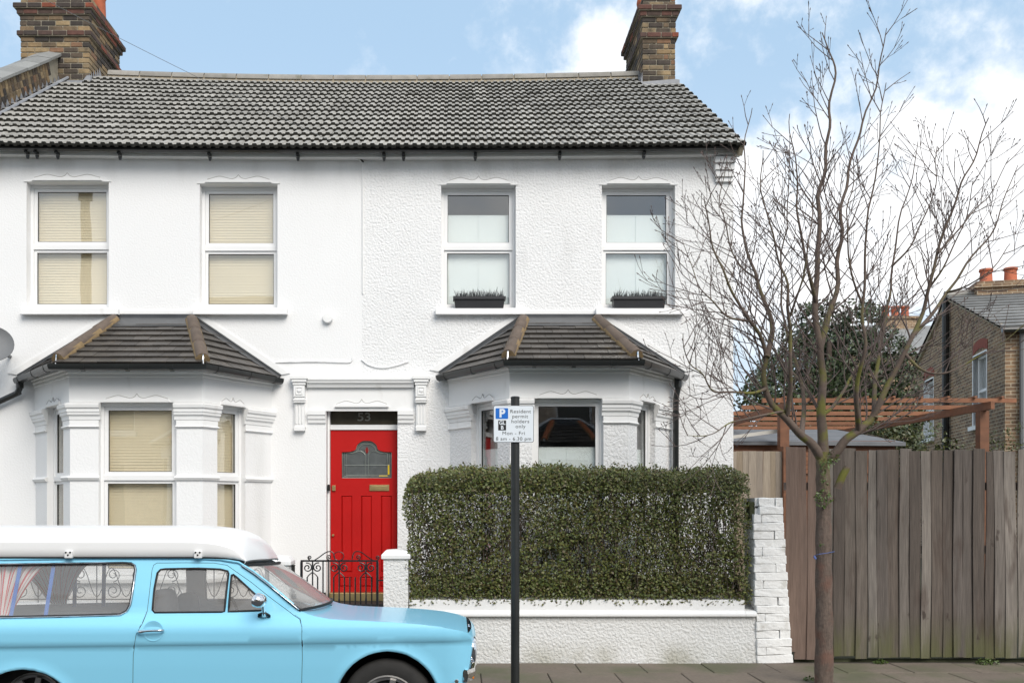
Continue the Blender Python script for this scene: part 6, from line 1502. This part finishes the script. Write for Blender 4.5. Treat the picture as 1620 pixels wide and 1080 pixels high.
loft(ws, 'windscreen', 'carglass', 0, 12, .10, -.004, 60)
edge = [on_side(p, -.006) for p in ws] ; edf = [on_side(p, -.006, True) for p in ws]
def cross(p): 
    a, b = on_side(p, -.004), on_side(p, -.004, True); out = []
    for k in range(13):
        t = k / 12; q = a.lerp(b, t); q.x += .10 * (math.sin(PI * t) ** .6 if 0 < t < 1 else 0); q.z += .004; out.append(q)
    return out
MB().tube(edge + cross(ws[-1])[1:-1] + edf[::-1] + cross(ws[0])[::-1][1:-1], .011, 6, closed=True).build('windscreen_seal', 'rubber', van, 60)
MB().tube([e + Vector((-.004, -.010, .004)) for e in edge], .0045, 6).build('chrome_trim', 'chrome', van, 60)
MB().tube([on_side(p, -.006) + Vector((0, 0, .004)) for p in sds(top_roof + pillar_l[:4])], .009, 6).build('rain_gutter', 'paint', van, 60)
# dark engine bay / wheel wells
for (cx, cz, r) in ARCH:
    for far in (False, True):
        yy = VY + .03 if not far else VY + VW - .03; y2 = yy + (.34 if not far else -.34)
        w = MB().lathe([(r[1] + .004, yy), (r[1] + .004, y2)], (cx, 0, cz), 'y', 24, a0=-.25, a1=PI + .25)
        w.lathe([(r[1] + .004, y2), (.0, y2)], (cx, 0, cz), 'y', 24, a0=-.25, a1=PI + .25); w.build('wheel_well', 'rubber', van, fix=False)
        wr = .325; wi = .02 if cx > -2 else .16; wy = yy + (wi if not far else -wi); sg_ = -1 if not far else 1; zc = ROADZ + wr; wcx = cx
        wh = empty('wheel', (wcx, wy, zc), van)
        MB().lathe([(.205, -.075), (.235, -.085), (.285, -.085), (.312, -.07), (wr, -.045), (wr, .045), (.312, .07), (.285, .085), (.235, .085), (.205, .075)], (wcx, wy + .09 * -sg_, zc), 'y', 40).build('tyre', 'tyre', wh, 40)
        of = wy + .09 * -sg_ + sg_ * .07
        ri = MB().lathe([(.212, 0), (.214, sg_ * .012), (.204, sg_ * .014), (.196, sg_ * .002), (.180, -sg_ * .004), (.176, -sg_ * .03)], (wcx, of, zc), 'y', 40)
        ri.lathe([(.0, sg_ * .004), (.035, sg_ * .004), (.045, -sg_ * .006), (.055, -sg_ * .03)], (wcx, of, zc), 'y', 24)
        for k in range(8):
            Tq = Matrix.Translation((wcx, of, zc)) @ Matrix.Rotation(k * PI / 4 + .2, 4, 'Y')
            ri.box(-.020, .020, -.014, .006, .045, .182, 0, Tq)
        ri.lathe([(.176, -sg_ * .032), (.0, -sg_ * .036)], (wcx, of, zc), 'y', 30, 1)
        ri.build('rim', ['alloy', 'rubber'], wh, 35)
# raised white roof
tr = []
prof_t = [(0.0, .0), (-.012, .012), (-.016, .05), (-.012, .090), (-.004, .094), (-.002, .106), (.012, .116), (.05, .142), (.11, .172), (.20, .192), (.34, .202), (.545, .207)]
st_x = [(-150, .55, 0), (-135, .9, 0), (-60, 1, 0), (0, 1, 0), (80, 1, 0), (160, 1, 0), (230, 1, 0), (280, 1, 0), (315, .97, 0), (340, .93, .2), (362, .86, .8), (380, .76, 1.8), (396, .62, 3.2), (408, .46, 5), (416, .26, 6.5), (421, .07, 8)]
rows = []
for (px, s, d) in st_x:
    px = px if px < 290 else 290 + (px - 290) * .735
    x, z = sd_(px, 879); x = (px - CX) / S_ * 1.027; y0 = VY + .158 + max(0, (px - 350)) * .0006; zb = H - (879.5 - CY) / F * (VD + .16) - d * .0045
    near = [Vector((x + max(0, dy_) * .10 * max(0, (px - 300) / 120), y0 + dy_ * (1 if dy_ < 0 else (VW / 2 - .158) / .545), zb + dz * s * 1.14)) for dy_, dz in prof_t]
    rows.append(near + [Vector((q.x, 2 * VY + VW - q.y, q.z)) for q in near[::-1][1:]])
w = len(rows[0]); mb = MB().add([q for r_ in rows for q in r_], [(i * w + j, i * w + j + 1, (i + 1) * w + j + 1, (i + 1) * w + j) for i in range(len(rows) - 1) for j in range(w - 1)])
mb.add(rows[-1] + [q - Vector((.012, 0, .012)) for q in rows[-1]], [(j, j + 1, w + j + 1, w + j) for j in range(w - 1)])
mb.add(rows[0], [tuple(range(w))]); mb.build('raised_roof', 'vanwhite', van, 50)
MB().tube([Vector((r_[0].x, r_[0].y + .004, r_[0].z - .003)) for r_ in rows[1:]], .008, 6).build('roof_seal', 'rubber', van)
for px in (108, 313):
    x, z = sd_(px, 873); y = VY + .135
    lt = MB().box(x - .027, x + .027, y - .012, y + .02, z - .035, z + .018).build('roof_clamp', 'vanwhite', van, bevel=.006)
    for dx, dz in ((-.015, .006), (.015, .006), (0, -.012)): MB().lathe([(0, -.006), (.006, -.005), (.0065, 0)], (x + dx, y - .012, z + dz), 'y', 10).build('bolt', 'bolt', lt)
# handle, mirror, wipers, lamps, bumper
hx, hz = sd_(236, 998); yh = VY - .004
vn = MB().lathe([(0, .010), (.05, .006), (.068, -.0015), (.070, -.0015)], (hx + .015, VY + .001, hz - .002), 'y', 24); vn.build('handle_dish', 'paint', dor, 60)
MB().tube(smoothline([Vector((hx - .085, VY - .008, hz - .006)), Vector((hx - .06, VY - .03, hz - .004)), Vector((hx, VY - .034, hz + .002)), Vector((hx + .07, VY - .032, hz + .004)), Vector((hx + .09, VY - .01, hz + .004))], 4), [.010] * 3 + [.011] * 3 + [.008] * 11, 8).build('door_handle', 'chrome', dor, 60)
mx_, mz = sd_(417, 973)
MB().lathe([(.044, 0), (.045, .01), (.03, .02), (.012, .03), (.012, .036)], (mx_, VY + .025, mz - .005), 'y', 16, T=Matrix.Translation((mx_, VY + .03, mz)) @ Matrix.Rotation(R(60), 4, 'X') @ Matrix.Translation((-mx_, -VY - .03, -mz))).build('mirror_base', 'rubber', van, 50)
MB().tube([(mx_, VY + .03, mz + .0), (mx_ + .004, VY - .02, mz + .05), (mx_ + .008, VY - .05, mz + .085)], [.016, .011, .012], 8).build('mirror_stem', 'chrome', van, 50)
Tm = Matrix.Translation((mx_ - .01, VY - .075, mz + .108)) @ Matrix.Rotation(R(-24), 4, 'Z') @ Matrix.Rotation(R(14), 4, 'Y')
sph = MB(); nu, nv = 16, 8
sph.lathe([(.062 * math.sin(PI * k / nv), .040 * -math.cos(PI * k / nv)) for k in range(nv // 2 + 1)] + [(.062, .018), (.056, .019), (0, .019)], (0, 0, 0), 'x', 18, T=Tm @ Matrix.Rotation(PI, 4, 'Z') @ Matrix.Diagonal((1.15, 1.0, .80, 1)))
sph.build('wing_mirror', 'chrome', van, 45)
for (px0, py0, px1, py1, d) in ((492, 958, 462, 943, .55), (518, 957, 478, 944, 1.0)):
    a = Vector((wx(px0, VY + d), VY + d, wz(py0, VY + d))); b = Vector((a.x - .10, a.y - .42, a.z + .09))
    MB().tube([a, a + Vector((.03, 0, .045))], [.010, .008], 6).tube([a + Vector((-.0, 0, .03)), b], .004, 5).build('wiper', 'chrome', van)
nx, nz = sd_(745, 1030)
bl_ = [on_side(sd_(740, 1072)), ]
bz = sd_(738, 1068)[1]
xb_ = sd_(738, 1068)[0]
MB().sweep([(xb_ - .30, VY + .02, bz), (xb_ - .02, VY + .05, bz), (xb_ + .07, VY + .22, bz), (xb_ + .085, VY + VW / 2, bz), (xb_ + .07, VY + VW - .22, bz), (xb_ - .02, VY + VW - .05, bz), (xb_ - .30, VY + VW - .02, bz)][3:] and [(xb_ - .015, VY + .06, bz), (xb_ + .035, VY + .2, bz), (xb_ + .055, VY + VW / 2, bz), (xb_ + .035, VY + VW - .2, bz), (xb_ - .015, VY + VW - .06, bz)], [(0, -.045), (.02, -.04), (.03, 0), (.02, .04), (0, .045), (-.01, .03), (-.01, -.03)]).build('bumper', 'chrome', van, 40)
for far in (False, True):
    yl = VY + .22 if not far else VY + VW - .22
    xl_ = nx + .012
    hl_ = MB().lathe([(.092, -.02), (.096, .012), (.086, .022)], (xl_, yl, nz), 'x', 24).build('headlamp', 'chrome', van, 40)
    MB().lathe([(.085, .012), (.06, .026), (.03, .033), (0, .035)], (xl_, yl, nz), 'x', 24).build('lens', 'lens', hl_, 60)
    MB().box(xl_ - .02, xl_ + .012, yl - .05, yl + .05, nz - .20, nz - .15).build('indicator', 'amber', van, bevel=.006)
gr = MB().box(nx - .02, nx + .028, VY + .34, VY + VW - .34, nz - .075, nz + .075).build('grille', 'rubber', van)
for k in range(6): MB().box(nx + .0285, nx + .036, VY + .34, VY + VW - .34, nz - .07 + k * .026, nz - .06 + k * .026).build('grille_bar', 'chrome', gr)
MB().lathe([(0, -.004), (.012, -.004), (.016, .002)], (sd_(722, 1076)[0], VY + .012, sd_(722, 1076)[1]), 'y', 14).build('side_repeater', 'chrome', van, 40)
# interior
for k, (p0, p1) in enumerate(((243, 275), (281, 311))):
    yy = VY + (.32 if k == 0 else .98); D_ = yy - CAMY
    xa_, xb2 = (p0 - CX) / F * D_, (p1 - CX) / F * D_; zt3 = H - (931 - CY) / F * D_; xm = (xa_ + xb2) / 2; hw = (xb2 - xa_) / 2
    s_ = empty('front_seat', (xm, yy, .3), van)
    def pad(cx, cy, cz, sx, sy, sz, name, tilt=0):
        bm = bmesh.new(); bmesh.ops.create_cube(bm, size=2); bmesh.ops.subdivide_edges(bm, edges=list(bm.edges), cuts=3, use_grid_fill=True)
        for v in bm.verts:
            q = v.co; L4 = (abs(q.x) ** 4 + abs(q.y) ** 4 + abs(q.z) ** 4) ** .25; v.co = q / L4
        bmesh.ops.scale(bm, vec=(sx, sy, sz), verts=bm.verts); bmesh.ops.rotate(bm, cent=(0, 0, 0), matrix=Matrix.Rotation(tilt, 3, 'Y'), verts=bm.verts); bmesh.ops.translate(bm, vec=(cx, cy, cz), verts=bm.verts)
        me = bpy.data.meshes.new(name); bm.to_mesh(me); bm.free(); me.materials.append(M['seat']); me.polygons.foreach_set('use_smooth', [True] * len(me.polygons))
        o = bpy.data.objects.new(name, me); COL.objects.link(o); adopt(o, s_)
    pad(xm, yy, zt3 - .12, hw * .95, .14, .135, 'headrest', -.12); pad(xm + .02, yy, .52, .09, .24, .27, 'seat_back', -.2); pad(xm + .28, yy, .42, .27, .25, .08, 'seat_cushion')
sw_c = Vector((-1.62, VY + .36, .78))
MB().tube([sw_c + Vector((.07 * math.cos(a) * -.4, .17 * math.sin(a), .17 * math.cos(a))) for a in [k * PI / 12 for k in range(24)]], .012, 6, closed=True).tube([sw_c, sw_c + Vector((.3, 0, -.15))], .02, 6).build('steering_wheel', 'rubber', van, 60)
MB().prism([(-1.42, .60), (-1.20, .60), (-1.17, .855), (-1.38, .87)], VY + .14, VY + VW - .14).build('dashboard', 'rubber', van, bevel=.02)
MB().box(-3.45, -2.85, VY + .75, VY + VW - .2, .35, .78).build('rear_cabinet', 'trimgrey', van, bevel=.02)
hd_l = MB().box(-3.6, -1.62, VY + .26, VY + VW - .26, 1.205, 1.215).build('headlining', 'trimgrey', van)
def curtain(top0, top1, bot0, bot1, pyt, pyb, off, far=False, name='curtain'):
    nu, nv = 40, 14; mb = MB(); vs = []
    for j in range(nv + 1):
        v = j / nv
        for i in range(nu + 1):
            u = i / nu; e = v ** .65
            px = (top0 + (top1 - top0) * u) * (1 - e) + (bot0 + (bot1 - bot0) * u) * e; p = sd_(px, pyt + (pyb - pyt) * v)
            q = on_side(p, off + .014 * math.sin(u * 38) * (1 - .3 * v), far); vs.append(q)
    w = nu + 1
    for i in range(nu):
        mb.add([vs[j * w + k] for j in range(nv + 1) for k in (i, i + 1)], [(j * 2, j * 2 + 1, j * 2 + 3, j * 2 + 2) for j in range(nv)], 0 if i % 3 == 0 else 1)
    mb.build(name, ['stripe_red', 'stripe_white'], van, 179, fix=False)
curtain(-60, 66, -24, 6, 892, 974, .06)
curtain(-110, 40, -60, -30, 892, 974, .06, True)
for (a, b) in (((24, 890), (10, 975)), ((77.5, 889.5), (65.5, 974))):
    p, q = on_side(sd_(*a), .022), on_side(sd_(*b), .022)
    MB().add([p + Vector((-.0135, 0, 0)), p + Vector((.0135, 0, 0)), q + Vector((.0135, 0, 0)), q + Vector((-.0135, 0, 0)), p + Vector((-.0135, .004, 0)), p + Vector((.0135, .004, 0)), q + Vector((.0135, .004, 0)), q + Vector((-.0135, .004, 0))], [(0, 1, 2, 3), (4, 5, 6, 7), (0, 1, 5, 4), (1, 2, 6, 5), (2, 3, 7, 6), (0, 3, 7, 4)]).build('window_strap', 'strap', van)
for px in (116, 162):
    D_ = VD + VW - .12; x = (px - CX) / F * D_
    MB().box(x - .016, x + .016, VY + VW - .14, VY + VW - .136, .82, 1.20).build('window_strap', 'strapfar', van)

# the car leans with the camber of the road
van.rotation_euler.x = -.045; van.location.z -= .035

# ------------------------------------------------------------------ telegraph pole, wires
tpo = thing('telegraph_pole', (-8.1, -8.6, 0), 'wooden telegraph pole on the far pavement, reflected in the upper left window', 'pole')
MB().tube([(-8.1, -8.6, -.1), (-8.1, -8.6, 8.8)], [.13, .10], 14).build('shaft', 'wood', tpo, 50)
MB().tube([(-8.1, -8.6, 8.2), (-8.1, -8.6, 8.45)], [.16, .16], 14).build('ring_head', 'black', tpo, 50)
wr_ = thing('telephone_wire', (XP - .1, -.04, 5.93), 'thin telephone wire slanting from the wall bracket across the roof to the upper left', 'wire')
a = Vector((XP - .11, -.04, 5.945)); b = Vector((-8.1, -8.6, 7.35))
MB().tube([a.lerp(b, k / 24) - Vector((0, 0, .30 * math.sin(PI * k / 24))) for k in range(25)], .0024, 5).build('cable', 'dish', wr_)

# ------------------------------------------------------------------ houses across the street (seen in the window reflections)
OY = -15.2
def opposite(x0, x1, lab):
    t = thing('terraced_house', ((x0 + x1) / 2, OY, 0), lab, 'house', 'brown houses across the street')
    mb = MB(); c = (x0 + x1) / 2
    ops = [(x0 + .6, x0 + 1.6, 3.5, 5.1), (x1 - 1.6, x1 - .6, 3.5, 5.1), (x0 + .5, x0 + 1.35, .2, 2.6)]
    wall_openings(mb, x0, x1, -.1, 5.9, ops, OY, OY - .3); mb.build('wall', 'obrick', t, fix=False)
    MB().add([(x0, OY + .3, 5.85), (x1, OY + .3, 5.85), (x1, OY - 3.8, 8.35), (x0, OY - 3.8, 8.35), (x1, OY - 7.8, 5.85), (x0, OY - 7.8, 5.85)], [(0, 1, 2, 3), (3, 2, 4, 5)]).build('roof', 'slate', t)
    MB().box(x0 - .3, x0 + .3, OY - 4.3, OY - 3.3, 7.6, 9.6).build('chimney', 'obrick', t)
    for (a, b, cc, d) in ops[:2]:
        wn = empty('window', ((a + b) / 2, OY, cc), t)
        Tw = Matrix.Translation((b, OY - .1, cc)) @ Matrix.Rotation(PI, 4, 'Z')
        f = MB(); ring(f, 0, b - a, 0, d - cc, .06, 0, .07, 0, Tw); f.box(.06, b - a - .06, .002, .06, (d - cc) / 2, (d - cc) / 2 + .05, 0, Tw); f.build('frame', 'upvc', wn)
        MB().box(.06, b - a - .06, .08, .09, .06, d - cc - .06, 0, Tw).build('pane', 'darkglass', wn); MB().box(a - .08, b + .08, OY + .001, OY + .12, cc - .12, cc - .002).build('sill', 'trim', wn)
    MB().box(ops[2][0], ops[2][1], OY - .2, OY - .12, .2, 2.6).build('front_door', 'blackmatt', t)
    A, B, C, D = (c - .1, OY), (c + .45, OY + .85), (c + 1.65, OY + .85), (c + 2.2, OY)
    MB().prism([A, B, C, D], -.1, .75, 'xy').build('bay_riser', 'obrick', t); MB().prism([A, B, C, D], 2.75, 3.15, 'xy').build('bay_head', 'trim', t)
    for p in (B, C): MB().box(p[0] - .12, p[0] + .12, OY + .66, OY + .85, .751, 2.749).build('bay_pier', 'trim', t)
    MB().prism([(c - .02, OY), (c + .5, OY + .78), (c + 1.6, OY + .78), (c + 2.12, OY)], .752, 2.748, 'xy').build('bay_glazing', 'darkglass', t)
    bay_roof(t, (c - .25, OY), (c + .4, OY + 1.02), (c + 1.7, OY + 1.02), (c + 2.35, OY), c + .72, c + 1.38, 3.17, 3.75, 'oldhip', OY, 1)
for x, lab in ((-10.2, 'first brown brick house across the street, nearest the telegraph pole'), (-5.4, 'second brown brick house across the street, opposite the tan-blind windows'), (-.6, 'third brown brick house across the street, mirrored in the right bay window'), (4.2, 'fourth brown brick house across the street, facing the board fence')): opposite(x, x + 4.78, lab)
